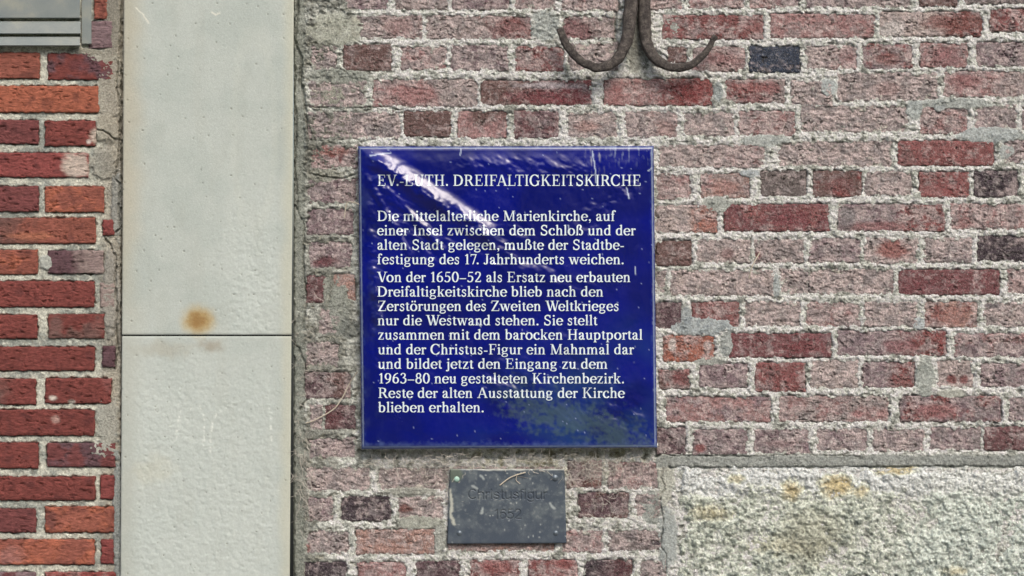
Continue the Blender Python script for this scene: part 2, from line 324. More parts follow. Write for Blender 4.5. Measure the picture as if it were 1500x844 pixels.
# cracks and one shadow-deepening groove: polylines in pixels, half width px, depth mm
CRACK_GROOVE = [([(530, 665), (750, 665), (962, 663)], 8, 13), ([(906, -40), (904, 10), (899, 40), (901, 62), (908, 76)], 4.0, 12), ([(960, 78), (972, 84), (978, 90)], 5, 8), ([(434, -40), (436, 20), (432, 60), (442, 85), (440, 120), (447, 150), (448, 175), (456, 205)], 2.2, 12), ([(433, 95), (431, 140), (435, 180), (432, 240), (436, 300)], 1.3, 10), ([(430, -300), (431, 1200)], 1.1, 12),  # first polyline: groove added under the sign to deepen its shadow
 ([(427, 500), (438, 510), (448, 535), (447, 570), (452, 582), (440, 600)], 1.6, 10), ([(432, 300), (446, 330), (444, 380), (450, 440), (444, 480)], 1.2, 8), ([(178, -300), (179, 1200)], 1.5, 14),
 ([(176, 60), (171, 120), (176, 170), (174, 230), (168, 262), (175, 268), (174, 310), (176, 335), (170, 340)], 1.2, 9), ([(154, 350), (164, 362), (170, 380), (169, 420), (172, 450), (170, 480), (172, 500), (173, 515), (168, 540)], 1.3, 10),
 ([(140, 190), (152, 192), (160, 198), (168, 204)], 1.2, 8), ([(972, 686), (968, 700), (975, 712), (966, 735), (972, 760), (968, 800), (976, 812), (974, 850)], 1.0, 7), ([(980, 685), (1100, 686), (1240, 685), (1400, 684), (1660, 685)], 2.0, 9), ([(1010, 667), (1090, 669), (1150, 666), (1260, 668)], .9, 5),
 ([(448, 155), (500, 160), (560, 156), (590, 162)], 1.0, 6), ([(545, 250), (500, 262), (470, 258), (452, 255)], 1.2, 7), ([(1102, 345), (1100, 352), (1098, 362)], 1.5, 7), ([(962, 660), (985, 668), (1010, 667), (1095, 668)], 1.2, 6)]

def sdf_bricks(X, Y, bricks, xs, ys, pad=14, rad=5):
    Dm = np.full(X.shape, 99.); Em = np.zeros(X.shape)
    wx = fbm(X, Y, 26, 3, 11)*2.2+fbm(X, Y, 6, 2, 15)*1.1; wy = fbm(X, Y, 30, 3, 21)*1.8+fbm(X, Y, 6, 2, 25)*1.0
    for b in bricks:
        i0, i1 = np.searchsorted(xs, [b['x0']-pad, b['x1']+pad]); j0, j1 = np.searchsorted(ys, [b['y0']-pad, b['y1']+pad])
        if i1 <= i0 or j1 <= j0: continue
        sl = (slice(j0, j1), slice(i0, i1))
        cx = (b['x0']+b['x1'])/2; cy = (b['y0']+b['y1'])/2; hx = (b['x1']-b['x0'])/2-rad; hy = (b['y1']-b['y0'])/2-rad
        qx = np.abs(X[sl]+wx[sl]-cx)-hx; qy = np.abs(Y[sl]+wy[sl]-cy)-hy
        d = np.hypot(np.maximum(qx, 0), np.maximum(qy, 0))+np.minimum(np.maximum(qx, qy), 0)-rad
        Em[sl] = np.where(d < Dm[sl], b['eff'], Em[sl]); Dm[sl] = np.minimum(Dm[sl], d)
    return Dm, Em
def polydist(X, Y, pts, wob=2.0):
    xx = X+fbm(X, Y, 9, 3, 71)*wob; yy = Y+fbm(X, Y, 9, 3, 72)*wob; d = np.full(X.shape, 1e9)
    for (ax, ay), (bx, by) in zip(pts[:-1], pts[1:]):
        vx, vy = bx-ax, by-ay; t = np.clip(((xx-ax)*vx+(yy-ay)*vy)/(vx*vx+vy*vy), 0, 1)
        d = np.minimum(d, np.hypot(xx-ax-t*vx, yy-ay-t*vy))
    return d
def local(xs, ys, x0, x1, y0, y1):
    i0, i1 = np.searchsorted(xs, [x0, x1]); j0, j1 = np.searchsorted(ys, [y0, y1]); return (slice(j0, j1), slice(i0, i1)) if i1 > i0 and j1 > j0 else None
def grit(X, Y, s=0):
    return fbm(X, Y, 6.5, 3, 900+s, .75, .8, 1.15)
def mortar_sheet(name, xs, ys, bricks, old, mat, parent):
    X, Y = np.meshgrid(xs, ys)
    d, em = sdf_bricks(X, Y, bricks, xs, ys)
    f1 = fbm(X, Y, 14, 4, 31); f2 = fbm(X, Y, 5, 3, 41, .7); big = fbm(X, Y, 90, 3, 51)
    c1, c2, cid = cell(X+f2*3, Y+f1*3, 6.0, 3); f3 = fbm(X, Y, 11, 3, 45, .6, .6, 1.3)
    if old:
        Hj = -.8+2.2*f1+1.5*f2+2.9*(.5-c1)+1.0*big+1.6*sstep(0, 4.5, d)-3.2*sstep(.25, .6, f3)+.5
        smear = fbm(X, Y, 24, 4, 47, .62)
        ds = d+sstep(.35, .95, em)*(3.0+26*np.maximum(0, smear-.02))*1.0
        zone = sstep(545, 480, X+f1*30)*sstep(430, 250, Y); ds = ds+zone*sstep(.4, .7, em)*(17+14*smear)
        edge = sstep(-5.0, 1.2, ds+f1*3.8+f2*2.8); over = sstep(-1, -6, d)*edge; Hj = Hj-1.6*over
        base = mixc(lin((228, 233, 226)), lin((156, 160, 152)), sstep(-.08, .42, f1*.7+big*.6-.06))
        base = mixc(base, lin((70, 74, 68)), sstep(.22, .08, c2-c1)*sstep(-.05, .25, f1+.4*f2)*.7)
        base = mixc(base, lin((240, 244, 236)), sstep(.3, .75, cid+.35*f2-.25*big)*.85*sstep(440, 640, X+Y*.1))
        base = mixc(base, lin((84, 80, 76)), sstep(.3, .5, f3*.8+f2*.4)*.6)
        base = mixc(base, mixc(lin((188, 178, 168)), lin((142, 140, 134)), sstep(-.2, .4, f1)), over*.8)*(1+.3*grit(X, Y, 5)[..., None])
        dirty = sstep(560, 450, X)*.85
        base = mixc(base, lin((112, 114, 106))*(1+.5*f2[..., None]), dirty*sstep(-.6, .4, big+f1*.6+.15)); base = mixc(base, lin((196, 196, 180)), dirty*sstep(.25, .5, f3+.3*f1)*.6); Hj = Hj+zone*(f1*4+f2*2.5)
    else:
        Hj = -3.6+1.2*f1+.8*f2+.7*(.5-c1)
        edge = sstep(-3.2, 1.0, d+f1*2.6+f2*1.6)
        base = mixc(lin((204, 206, 194)), lin((156, 162, 156)), sstep(-.1, .4, big+f1*.6))
        base = mixc(base, lin((226, 226, 214)), sstep(.25, .6, f3)*.6)*(1+.3*grit(X, Y, 9)[..., None])
        base = mixc(base, lin((120, 112, 98)), sstep(.1, .6, f2*.6+f1*.5)*.6)
        base = mixc(base, lin((150, 140, 126)), sstep(135, 165, X)*.6)
    Hh = -15*(1-edge)+Hj*edge+grit(X, Y, 5)*(2.2 if old else 1.1)
    for (px, py, rx, ry, hh, c) in PATCH:
        sl = local(xs, ys, px-rx*1.6-4, px+rx*1.6+4, py-ry*1.6-4, py+ry*1.6+4)
        if sl is None or rx < 2: continue
        q = np.hypot((X[sl]-px)/rx, (Y[sl]-py)/ry)+f1[sl]*.38+f2[sl]*.16
        m = sstep(1.12, .82, q); Hp = hh*.55-.4+f1[sl]*.7+f2[sl]*.4
        Hh[sl] = Hh[sl]*(1-m)+np.maximum(Hh[sl], Hp)*m; mm = sstep(1.1, .92, q); base[sl] = mixc(base[sl], lin(c), mm*(.72+.2*f2[sl]).clip(0, 1))
    for (x0, x1, y0, y1, hh, c) in BANDS:
        sl = local(xs, ys, x0-6, x1+6, y0-6, y1+6)
        if sl is None: continue
        q = np.maximum(np.abs(X[sl]-(x0+x1)/2)-(x1-x0)/2, np.abs(Y[sl]-(y0+y1)/2)-(y1-y0)/2)+f1[sl]*3.5
        m = sstep(2, -1, q+f2[sl]*3); Hp = hh*.5-.8+f1[sl]*1.6+f2[sl]*1.6+f3[sl]*1.2
        Hh[sl] = Hh[sl]*(1-m)+Hp*m; base[sl] = mixc(base[sl], lin(c)*(1+.25*f2[sl][..., None]), m*.8)
    for pts, hw, dep in CRACK_GROOVE:
        ax = np.array(pts); sl = local(xs, ys, ax[:, 0].min()-8, ax[:, 0].max()+8, ax[:, 1].min()-8, ax[:, 1].max()+8)
        if sl is None: continue
        dd = polydist(X[sl], Y[sl], pts); Hh[sl] -= dep*sstep(hw*1.25, hw*.5, dd)*(.75+.5*f1[sl])
    # green-yellow growth on the mortar right under the enamel sign
    m = sstep(40, 5, np.abs(Y-672))*sstep(650, 700, X)*sstep(965, 930, X)*sstep(-.3, .5, f1)
    base = mixc(base, lin((150, 144, 104)), m*.7)
    return sheet(name, X, Y, Hh/1000, mat, parent, (base*(1.16 if old else 1.06)).clip(0, .9))
def brick_mesh(b, step, old, seed):
    x0, x1, y0, y1 = b['x0'], b['x1'], b['y0'], b['y1']
    nx = max(5, int((x1-x0)/step)+1); ny = max(4, int((y1-y0)/step)+1)
    X, Y = np.meshgrid(np.linspace(x0, x1, nx), np.linspace(y0, y1, ny)); so = seed*3
    u = (X-x0)/(x1-x0); e = np.minimum(np.minimum(X-x0, x1-X), np.minimum(Y-y0, y1-Y))
    rg = b['eff']; r = random.Random(seed)
    f1 = fbm(X, Y, 30, 4, 100+so); f2 = fbm(X, Y, 7, 3, 130+so, .7, .6, 1.2); f3 = fbm(X, Y, 12, 3, 160+so, .6, .35, 1.3)
    if old:
        gt = grit(X, Y, seed % 50); ck = sstep(.06, 0, np.abs(f3+.15*f2))*sstep(-.05, .4, f1)
        Hh = r.uniform(-.8, 1.2)-.6*rg+f1*(1.2+2.6*rg)+f2*(.8+1.2*rg)+gt*(1.2+2.0*rg)-ck*(1.5+2.5*rg)-1.5*sstep(3, 0, e)
    else:
        f4 = fbm(X, Y, 7, 3, 190+so, .65, .3, 1.3); gt = grit(X, Y, seed % 50)
        crease = np.maximum(sstep(.07, 0, np.abs(f3+.1*f2))*sstep(0, .5, f1+.1), sstep(.42, .62, f4))
        Hh = r.uniform(.4, 1.8)+f1*1.1+f2*.8+gt*.8-crease*4.0-1.4*sstep(2.5, 0, e)+(u-.5)*r.uniform(-1.2, 1.2)
    c = np.broadcast_to(COL[b['c']], X.shape+(3,)).copy()
    if b['c2'] in COL:
        c2 = COL[b['c2']]; t = {'l': sstep(.7, .3, u+.2*f1), 'r': sstep(.4, .75, u+.2*f1), 'R': sstep(.55, .8, u+.2*f1)}.get(b['side'], sstep(-.1, .35, f1))
        c = mixc(c, c2, t)
    if b['side'] == '.' and b['c2'] not in COL: pass
    if old and b['c'] in 'CRM': c = mixc(c, lin((172, 132, 130)), np.full(c.shape[:2], .12))
    c = c*(1+.16*f1+.14*f2+(.38 if old else .22)*gt)[..., None].clip(.3, 1.8)*r.uniform(.93, 1.07)
    if old:
        dust = mixc(lin((197, 178, 173)), lin((150, 140, 138)), sstep(-.3, .4, fbm(X, Y, 18, 3, 200+so)))
        k = sstep(.62-.75*rg, .92-.55*rg, .53+.7*fbm(X, Y, 18, 5, 210+so, .72)+.2*gt)
        ck2 = np.maximum(ck, sstep(.05, 0, np.abs(fbm(X, Y, 9, 3, 250+so, .6, .6, 1.2)))*sstep(.1, .4, fbm(X, Y, 22, 2, 255+so))); Hh = Hh-2.4*ck2
        c = mixc(c, dust*(1+.3*gt[..., None]), k*min(.92, .5+rg*.5))
        c = mixc(c, lin((226, 222, 210)), sstep(.38, .6, fbm(X, Y, 5, 3, 240+so, .7)+.25*f1)*(.2+.6*rg))
    else:
        c = mixc(c, lin((70, 42, 46)), sstep(.15, .6, fbm(X, Y, 20, 4, 220+so))*.4)
    for (px, py, rx, ry, cc, st) in BLOT:
        if px+2*rx < x0 or px-2*rx > x1 or py+2*ry < y0 or py-2*ry > y1: continue
        q = np.hypot((X-px)/rx, (Y-py)/ry)+.45*f1+.25*f2
        c = mixc(c, desat(lin(cc), .2)*(1+.2*f2[..., None]), sstep(1.25, .55, q)*st*.9)
    ox = fbm(Y, X*0+x0, 8, 3, 300+so)*2.0
    Xw = X+np.where((X == x0) | (X == x1), ox, 0); Yw = Y+np.where((Y == y0) | (Y == y1), fbm(X, Y*0+y0, 10, 4, 310+so, .7)*2.0, 0)
    if old: c = mixc(c, lin((62, 56, 54)), ck2*.75)       # darker along the fissures
    if old: c = mixc(c, np.repeat(c.mean(-1, keepdims=True), 3, -1), np.full(c.shape[:2], .2))*np.array([1.17, 1.17, 1.22])
    else: c = mixc(c, np.repeat(c.mean(-1, keepdims=True), 3, -1), np.full(c.shape[:2], .1))*1.14
    return Xw, Yw, Hh/1000, c.clip(0, .85)
def add_bricks(bricks, outer, parent, mat, old, step, seed0):
    for i, b in enumerate(bricks):
        X, Y, Z, c = brick_mesh(b, step, old, seed0+i)
        sheet('brick', X, Y, Z, mat, parent, c, skirt=.018)
    co = []; fa = []; cl = []; n = 0
    for i, b in enumerate(outer):
        X, Y, Z, c = brick_mesh(b, 9, old, seed0+500+i)
        Xp = np.pad(X, 1, 'edge'); Yp = np.pad(Y, 1, 'edge'); Zp = np.pad(Z, 1, 'edge'); Zp[0] -= .018; Zp[-1] -= .018; Zp[1:-1, 0] -= .018; Zp[1:-1, -1] -= .018
        c = np.pad(c, ((1, 1), (1, 1), (0, 0)), 'edge'); co.append(P(Xp, Yp, Zp).reshape(-1, 3)); fa.append(grid_faces(*Xp.shape)+n); cl.append(c.reshape(-1, 3)); n += Xp.size
    o = mesh_np('outer_brickwork', np.vstack(co), np.vstack(fa), mat, parent, np.vstack(cl)); o['kind'] = 'stuff'
def axis(lo, a, b, hi, fine, coarse):
    return np.unique(np.concatenate([np.arange(lo, a, coarse), np.arange(a, b, fine), np.arange(b, hi+coarse, coarse)]))

# ------------------------------------------------------------------ the old wall on the right
wall = empty('brick_wall', Vector(P(1200, 1200, 0)), 'weathered pinkish brick wall with crumbling white lime mortar, behind the blue sign', 'wall')
FINE = 1.35
mortar_sheet('mortar', axis(430.0, 431, 1512, 2000, FINE, 7), axis(-350, -8, 856, 1200, FINE, 7), bricks_R+outer_R, True, M_mortar_old, wall)
add_bricks(bricks_R, outer_R, wall, M_brick_old, True, 1.4, 1)
# rough pale stone block in its lower right
xs = axis(990, 991, 1512, 1645, 1.35, 5); ys = axis(685, 686, 856, 905, 1.35, 5); X, Y = np.meshgrid(xs, ys)
f1 = fbm(X, Y, 60, 4, 401); f2 = fbm(X, Y, 16, 5, 411, .68, 1.0, 1.15); f3 = fbm(X, Y, 7, 3, 421, .7); e = np.minimum(np.minimum(X-990, 1645-X), np.minimum(Y-685, 905-Y))
c1, c2, cid = cell(X+f2*5, Y+f3*3, 11, 31)
Zs = (6+f1*9+f2*6.5+f3*2.2+(.5-c1)*1.6-9*sstep(14, 0, e+f2*6+f1*5)+5*sstep(735, 700, Y)*sstep(.2, -.3, f1*.3)-5*sstep(5, 0, np.abs((X-1190)-(735-Y)*.25+f3*4))*sstep(800, 700, Y))/1000
g1, g2, gid = cell(X+f3*2, Y+f3*2, 4.6, 37); h1, h2, hid = cell(X+f2*4, Y+f3*3, 10, 39)
Zs = Zs+((gid-.5)*1.5+(hid-.5)*2.6-1.2*sstep(.25, .05, h2-h1))/1000
cs = mixc(lin((218, 220, 208)), lin((176, 180, 168)), sstep(-.2, .5, f2*.6+(gid-.5)*.8))
cs = mixc(cs, lin((80, 90, 88)), (gid > .84)*sstep(700, 770, Y+f1*20)*.55); Zs = Zs-(hid > .9)*sstep(.4, .2, h1)*sstep(720, 770, Y)*.005
cs = mixc(cs, lin((112, 120, 116)), sstep(.05, .6, f3*.6+f2*.5+f1*.3)*sstep(725, 755, Y+f1*14)*.9*sstep(1420, 1250, X))
cs = mixc(cs, lin((232, 232, 220)), sstep(738, 715, Y+f1*22)*.85)
cs = mixc(cs, lin((204, 212, 208)), sstep(1280, 1400, X+f1*60)*.5)
for (px, py, rx, ry, st) in ((1160, 718, 16, 16, .8), (1225, 712, 26, 18, .85), (1310, 688, 34, 9, .8), (1262, 720, 12, 12, .6), (1080, 702, 14, 8, .5), (1040, 752, 34, 12, .4), (1150, 800, 60, 14, .25), (1400, 838, 22, 8, .5)):
    q = np.hypot((X-px)/rx, (Y-py)/ry)+f2*.5+f3*.25; cs = mixc(cs, lin((186, 158, 96)), sstep(1.3, .3, q+f1*.3)*st*.85)
q = np.hypot((X-1190)/60, (Y-790)/50)+f2*.4; cs = mixc(cs, lin((162, 158, 140)), sstep(1.2, .4, q)*.6)
X = X+fbm(Y, X*0, 22, 4, 451)*7*sstep(22, 0, X-990); Y = Y+fbm(X, Y*0, 26, 4, 453)*6*sstep(18, 0, Y-685)
stone = sheet('stone_block', X, Y, Zs, M_rubble, wall, (cs*1.36).clip(0, .92)*np.array([.93, .98, .98]), skirt=.03); stone['label'] = 'rough pale stone block set into the lower right of the brickwork'
add_wall_core = lambda x0, x1, par: pymesh('wall_core', [P(x, y, d) for d in (-.02, -.36) for (x, y) in ((x0, -350), (x1, -350), (x1, 1200), (x0, 1200))],
    [(0, 3, 2, 1), (4, 5, 6, 7), (0, 1, 5, 4), (1, 2, 6, 5), (2, 3, 7, 6), (3, 0, 4, 7)], M_mortar_new, par)

# ------------------------------------------------------------------ the cleaner red wall on the left
wall2 = empty('brick_wall', Vector(P(0, 1200, 0)), 'clean red brick wall with pale grey joints, left of the stone pillar', 'wall')
mortar_sheet('mortar', axis(-600, -8, 179.0, 179.5, FINE, 7), axis(-350, -8, 856, 1200, FINE, 7), bricks_L+outer_L, False, M_mortar_new, wall2)
add_bricks(bricks_L, outer_L, wall2, M_brick_new, False, 1.7, 2000)
# plain masonry core behind both faces
for x0, x1, par in ((-596, 178, wall2), (431, 1990, wall)):
    pass

# ------------------------------------------------------------------ stone pillar: two blocks
pil = empty('stone_pillar', Vector(P(303, 1200, 0)), 'smooth pale grey stone pillar with a brown rust stain, between the two brick walls', 'pillar')
def pillar_block(y0, y1, lower):
    ys = axis(y0, max(y0+.1, -6), min(856, y1), y1, 1.35, 6) if y0 < -6 or y1 > 856 else np.arange(y0, y1+.5, 1.35)
    ys = ys[(ys >= y0) & (ys <= y1)]; ys = np.unique(np.append(ys, [y0, y1]))
    U, Y = np.meshgrid(np.linspace(0, 1, 190), ys)
    Lx = 181.5-5.0*Y/844; Rx = 430.5-6.0*Y/844; X = Lx+(Rx-Lx)*U
    e = np.minimum(X-Lx, Rx-X); ey = np.minimum(Y-y0, y1-Y)
    rough_ = (sstep(200, 420, Y)*sstep(270, 380, X)+sstep(560, 640, Y)) if not lower else .35+.65*sstep(500, 600, Y)
    rough_ = np.clip(rough_*sstep(4, 34, e), 0, 1)
    f1 = fbm(X, Y, 80, 3, 501); f2 = fbm(X, Y, 8, 4, 511, .65); f3 = fbm(X, Y, 20, 3, 521)
    Z = 12+f1*.25+(f2*.95+f3*.5)*rough_+f2*.05-1.6*sstep(2.2, 0, e)**2-1.2*sstep(2, 0, ey)
    c1, c2, cid = cell(X+f2, Y, 7, 61); pit = sstep(.22, .1, c1)*(cid > .86)*(.35+.65*rough_); Z -= pit*1.1
    c1b, _, cidb = cell(X, Y, 23, 67); pit2 = sstep(.05, .03, c1b)*(cidb > .72); Z -= pit2*1.6
    c = mixc(lin((187, 197, 196)), lin((180, 191, 190)), sstep(-.3, .4, f1))
    c = mixc(c, lin((197, 208, 208)), rough_*.6)
    c = mixc(c, lin((184, 174, 150)), sstep(40, 2, X-Lx+f1*10)*.5*(sstep(600, 300, Y) if not lower else .25))
    c = mixc(c, lin((196, 200, 188)), sstep(22, 4, Rx-X+f1*6)*.7)
    c = mixc(c, lin((160, 162, 152)), sstep(.1, .6, fbm(X, Y, 34, 3, 541, .5, 1.0, .25))*.09)
    c = mixc(c, lin((120, 120, 110)), pit2*.7)
    q = np.hypot((X-290)/29, (Y-470)/27)+f3*.12+f2*.06
    c = mixc(c, lin((186, 166, 116)), sstep(1.15, .35, q)*.9); c = mixc(c, lin((142, 104, 56)), sstep(.75, .1, q+f2*.15)*.75)
    if lower:
        q = np.hypot((X-310)/24, (Y-508)/14)+f3*.4; c = mixc(c, lin((150, 140, 122)), sstep(1.1, .2, q)*.6)
        q = np.hypot((X-240)/50, (Y-512)/16)+f3*.4; c = mixc(c, lin((172, 170, 158)), sstep(1.1, .2, q)*.5)
        q = np.hypot((X-225)/40, (Y-690)/28)+f3*.4; c = mixc(c, lin((202, 198, 172)), sstep(1.1, .3, q)*.2)
        for pts in ([(262, 592), (262, 625), (256, 650)], [(280, 600), (292, 596), (300, 612), (298, 655)], [(308, 660), (310, 620), (318, 606), (345, 590)], [(396, 595), (398, 650)]):
            dd = polydist(X, Y, pts, 2.5); c = mixc(c, lin((232, 240, 238)), sstep(3.0, .8, dd+f2*1.2)*sstep(.45, .8, cell(X, Y, 3, 99)[2])*.55)
    else:
        q = np.abs(np.hypot((X-372)/30, (Y-190)/150)-1); c = mixc(c, lin((210, 216, 208)), sstep(.25, .05, q+f3*.1)*sstep(360, 300, Y)*sstep(20, 60, Y)*.12)
        dd = polydist(X, Y, [(199, 12), (210, 22), (218, 34)], 1); c = mixc(c, lin((225, 228, 220)), sstep(1.6, .6, dd)*.8)
        dd = polydist(X, Y, [(310, 18), (316, 22), (322, 19)], 1); c = mixc(c, lin((225, 228, 220)), sstep(1.6, .6, dd)*.8)
    c = c*(1+.06*fbm(X, Y, 2.8, 2, 551)+.03*fbm(X, Y, 9, 3, 552)+.02*fbm(X, Y, 50, 3, 553, .6, 1, .2))[..., None]
    b = sheet('block', X, Y, Z/1000, M_pillar, pil, c*np.array([.80, .79, .76]), skirt=.05)
    b['label'] = 'lower pillar block, pitted surface' if lower else 'upper pillar block with the rust stain at its foot'
pillar_block(-350, 490.6, False); pillar_block(492.6, 1200, True)
pymesh('pillar_joint', [P(x, y, d) for d in (.0095, -.03) for (x, y) in ((181, 489), (426, 489), (426, 494), (181, 494))], [(0, 3, 2, 1), (0, 1, 5, 4), (2, 3, 7, 6), (1, 2, 6, 5), (3, 0, 4, 7), (4, 5, 6, 7)], M_mortar_new, pil)

# ------------------------------------------------------------------ blue enamel sign
def mat_sign():
    m, nt, b = new_mat('blue_enamel', .07, .5); b.inputs['IOR'].default_value = 1.52
    at = N(nt, 'ShaderNodeVertexColor', layer_name='col'); geo = N(nt, 'ShaderNodeNewGeometry')
    nt.links.new(at.outputs[0], b.inputs['Base Color'])
    n = noise(nt, geo.outputs['Position'], 30, 3, .5); bump(nt, b, n, .5, .0008)
    # dusty film makes some of the glaze matt
    n2 = noise(nt, geo.outputs['Position'], 18, 5, .65)
    r = ramp(nt, n2, [(.35, .21), (.7, .28)]); nt.links.new(r, b.inputs['Roughness'])
    return m
M_sign = mat_sign()
SX = lambda u, v: (524.5*(1-u)+957.5*u)*(1-v)+(529.5*(1-u)+962.5*u)*v
SY = lambda u, v: (214.5*(1-u)+214.0*u)*(1-v)+(658*(1-u)+656*u)*v
SD = .032
RIDGE = [((547, 232), (715, 345), 24, 11.5, .5), ((552, 262), (640, 355), 9, 4.4, 1.0), ((536, 258), (600, 372), 8, 3.4, .9), ((536, 300), (560, 520), 12, 2.6, .6), ((722, 378), (860, 425), 26, 2.2, .8),
         ((690, 240), (850, 252), 16, 1.5, .9)]
RIPPLE = [((547, 232), (715, 345), 24, .6), ((540, 262), (640, 360), 24, 1.7), ((540, 300), (556, 530), 15, 1.7), ((640, 345), (770, 345), 24, 1.2), ((740, 376), (860, 430), 30, 1.45),
          ((690, 236), (860, 250), 20, 1.6), ((850, 330), (930, 262), 18, 1.3), ((620, 530), (760, 545), 44, .8), ((740, 570), (950, 648), 42, 1.15), ((800, 480), (930, 600), 34, 1.0)]
def sign_h(X, Y):
    """front of the plate in mm in front of its flat plane: domed, with long dents across it"""
    u = (X-527)/433; v = (Y-214)/443
    h = 5.0*(1-(2*u-1)**2*.5-(2*v-1)**2*.5)
    n = fbm(X, Y, 26, 3, 601); n2 = fbm(X, Y, 9, 3, 611, .6, 1, 1)
    for (a, b, wd, hh, rag) in RIDGE:
        vx, vy = b[0]-a[0], b[1]-a[1]; L2 = vx*vx+vy*vy; t = ((X-a[0])*vx+(Y-a[1])*vy)/L2; tc = np.clip(t, 0, 1)
        dd = np.hypot(X-a[0]-tc*vx, Y-a[1]-tc*vy)+n*rag*wd*.35
        h = h+hh*.5*(1+np.cos(np.pi*np.clip(dd/wd, -1, 1)))*(.8+.5*n)
    h = h+.16*n2+.7*n
    ru = (X*.84+Y*.54); rv = (-X*.54+Y*.84); rip = fbm(ru, rv, 19, 3, 691, .5, .5, 1.0); rip2 = fbm(X, Y, 7, 2, 695)
    for (a, b, wd, am) in RIPPLE:
        vx, vy = b[0]-a[0], b[1]-a[1]; t = np.clip(((X-a[0])*vx+(Y-a[1])*vy)/(vx*vx+vy*vy), 0, 1); m = sstep(1.15, .3, (np.hypot(X-a[0]-t*vx, Y-a[1]-t*vy)+n*wd*.5)/wd)
        h = h+m*am*(rip*1.6+rip2*.06)
    for (a, b, wd, am) in [((541, 300), (544, 512), 9, 1.5), ((546, 268), (606, 352), 9, 1.2), ((690, 238), (850, 250), 14, .8), ((860, 325), (925, 270), 12, .9)]:
        vx, vy = b[0]-a[0], b[1]-a[1]; t = np.clip(((X-a[0])*vx+(Y-a[1])*vy)/(vx*vx+vy*vy), 0, 1); m = sstep(1.15, .3, (np.hypot(X-a[0]-t*vx, Y-a[1]-t*vy)+n*wd*.5)/wd)
        h = h+m*am*fbm(X, Y, 12, 2, 697, .5, .8, 1.3)
    e = np.minimum(np.minimum(X-(524.5+5*(Y-214)/443), 957.5+5*(Y-214)/443-X), np.minimum(Y-214.2, 657-Y))
    h = h*sstep(2, 26, e)+1.0*sstep(3.5, 5.5, e)-4.5*sstep(3.0, 0, e)**1.5
    return h
sg = empty('enamel_sign', Vector(P(744, 657, .012)), 'square dark blue enamel sign with white serif text about a church', 'sign')
nu, nv = 300, 306
U, V = np.meshgrid(np.linspace(0, 1, nu), np.linspace(0, 1, nv)); X, Y = SX(U, V), SY(U, V)
blue = mixc(lin((0, 14, 124)), lin((0, 12, 104)), sstep(-.3, .4, fbm(X, Y, 120, 3, 621)))
e = np.minimum(np.minimum(U, 1-U)*433, np.minimum(V, 1-V)*443); fn = fbm(X, Y, 12, 4, 631, .7)
c = mixc(blue, lin((60, 84, 150)), sstep(.0, .7, fn)*sstep(10, 1, e)*.7)
c = mixc(c, lin((150, 166, 190)), sstep(1.7, .4, np.abs(e-2.6)+fn*1.0)*.7)
streak = fbm(X, Y, 4, 3, 641, .6, 1, .12)
c = mixc(c, lin((196, 200, 206)), sstep(.2, .7, streak+fn*.4)*sstep(270, 216, Y)*sstep(850, 872, X)*sstep(890, 878, X)*.9)
c = mixc(c, lin((150, 165, 195)), sstep(.15, .6, streak+fn*.5)*sstep(250, 215, Y)*sstep(880, 900, X)*.75)
c = mixc(c, lin((46, 88, 112)), sstep(-.6, 1.0, fbm(X, Y, 70, 3, 651, .5, .8, 1.2)+.1)*sstep(480, 640, Y+.35*(X-740))*sstep(640, 780, X)*sstep(985, 920, X)*.4)  # teal haze of soft reflections, painted into the plate colour
c = mixc(c, lin((92, 118, 84)), sstep(1.1, .0, polydist(X, Y, [(760, 590), (850, 612), (930, 648)], 30)/34+fbm(X, Y, 40, 3, 653)*.5)*.36)  # green foliage reflection, likewise painted into the blue
c = mixc(c, lin((70, 84, 110)), sstep(-.1, .6, fbm(X, Y, 30, 4, 657, .6, 1, .6))*sstep(575, 535, X+fn*10)*.22)
c = mixc(c, lin((90, 110, 160)), sstep(645, 657, Y+fn*8)*.5)
_, _, cid = cell(X, Y, 6, 661); c1, _, cid = cell(X, Y, 9, 663)
c = mixc(c, lin((150, 166, 214)), sstep(.13, .06, c1)*(cid > .93)*.8)
for pts in ([(868, 222), (872, 250), (873, 268)], [(918, 275), (921, 290)], [(930, 392), (931, 402)], [(833, 330), (834, 342)], [(675, 218), (674, 228)], [(542, 228), (573, 224)], [(700, 473), (704, 478)], [(950, 250), (955, 246)]):
    c = mixc(c, lin((190, 205, 230)), sstep(1.3, .5, polydist(X, Y, pts, 1.2))*.8)
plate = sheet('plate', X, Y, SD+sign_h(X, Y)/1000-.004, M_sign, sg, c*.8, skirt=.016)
# glyphs: upright serif letters drawn as nib strokes; units: capitals 100 high, x-height 69
T, t_ = 14.0, 6.0
def E(cx, cy, rx, ry, a0, a1, n=18):
    return [(cx+rx*math.cos(math.radians(a0+(a1-a0)*k/n)), cy+ry*math.sin(math.radians(a0+(a1-a0)*k/n))) for k in range(n+1)]
def nib(pts, thick=T, thin=t_, p=1.25):
    q = np.asarray(pts, float); g = np.gradient(q, axis=0); g /= (np.linalg.norm(g, axis=1)[:, None]+1e-9)
    w_ = (thin+(thick-thin)*np.abs(g[:, 1])**p)/2; nrm = np.stack([-g[:, 1], g[:, 0]], 1)
    return ('strip', q+nrm*w_[:, None], q-nrm*w_[:, None])
def bar(a, b, w_):      # straight stroke whose ends are cut level
    (x0, y0), (x1, y1) = a, b; return ('poly', [(x0-w_/2, y0), (x0+w_/2, y0), (x1+w_/2, y1), (x1-w_/2, y1)])
def R_(x0, y0, x1, y1): return ('poly', [(x0, y0), (x1, y0), (x1, y1), (x0, y1)])
def foot(xc, y=0, w_=30, h=5): return R_(xc-w_/2, y, xc+w_/2, y+h)
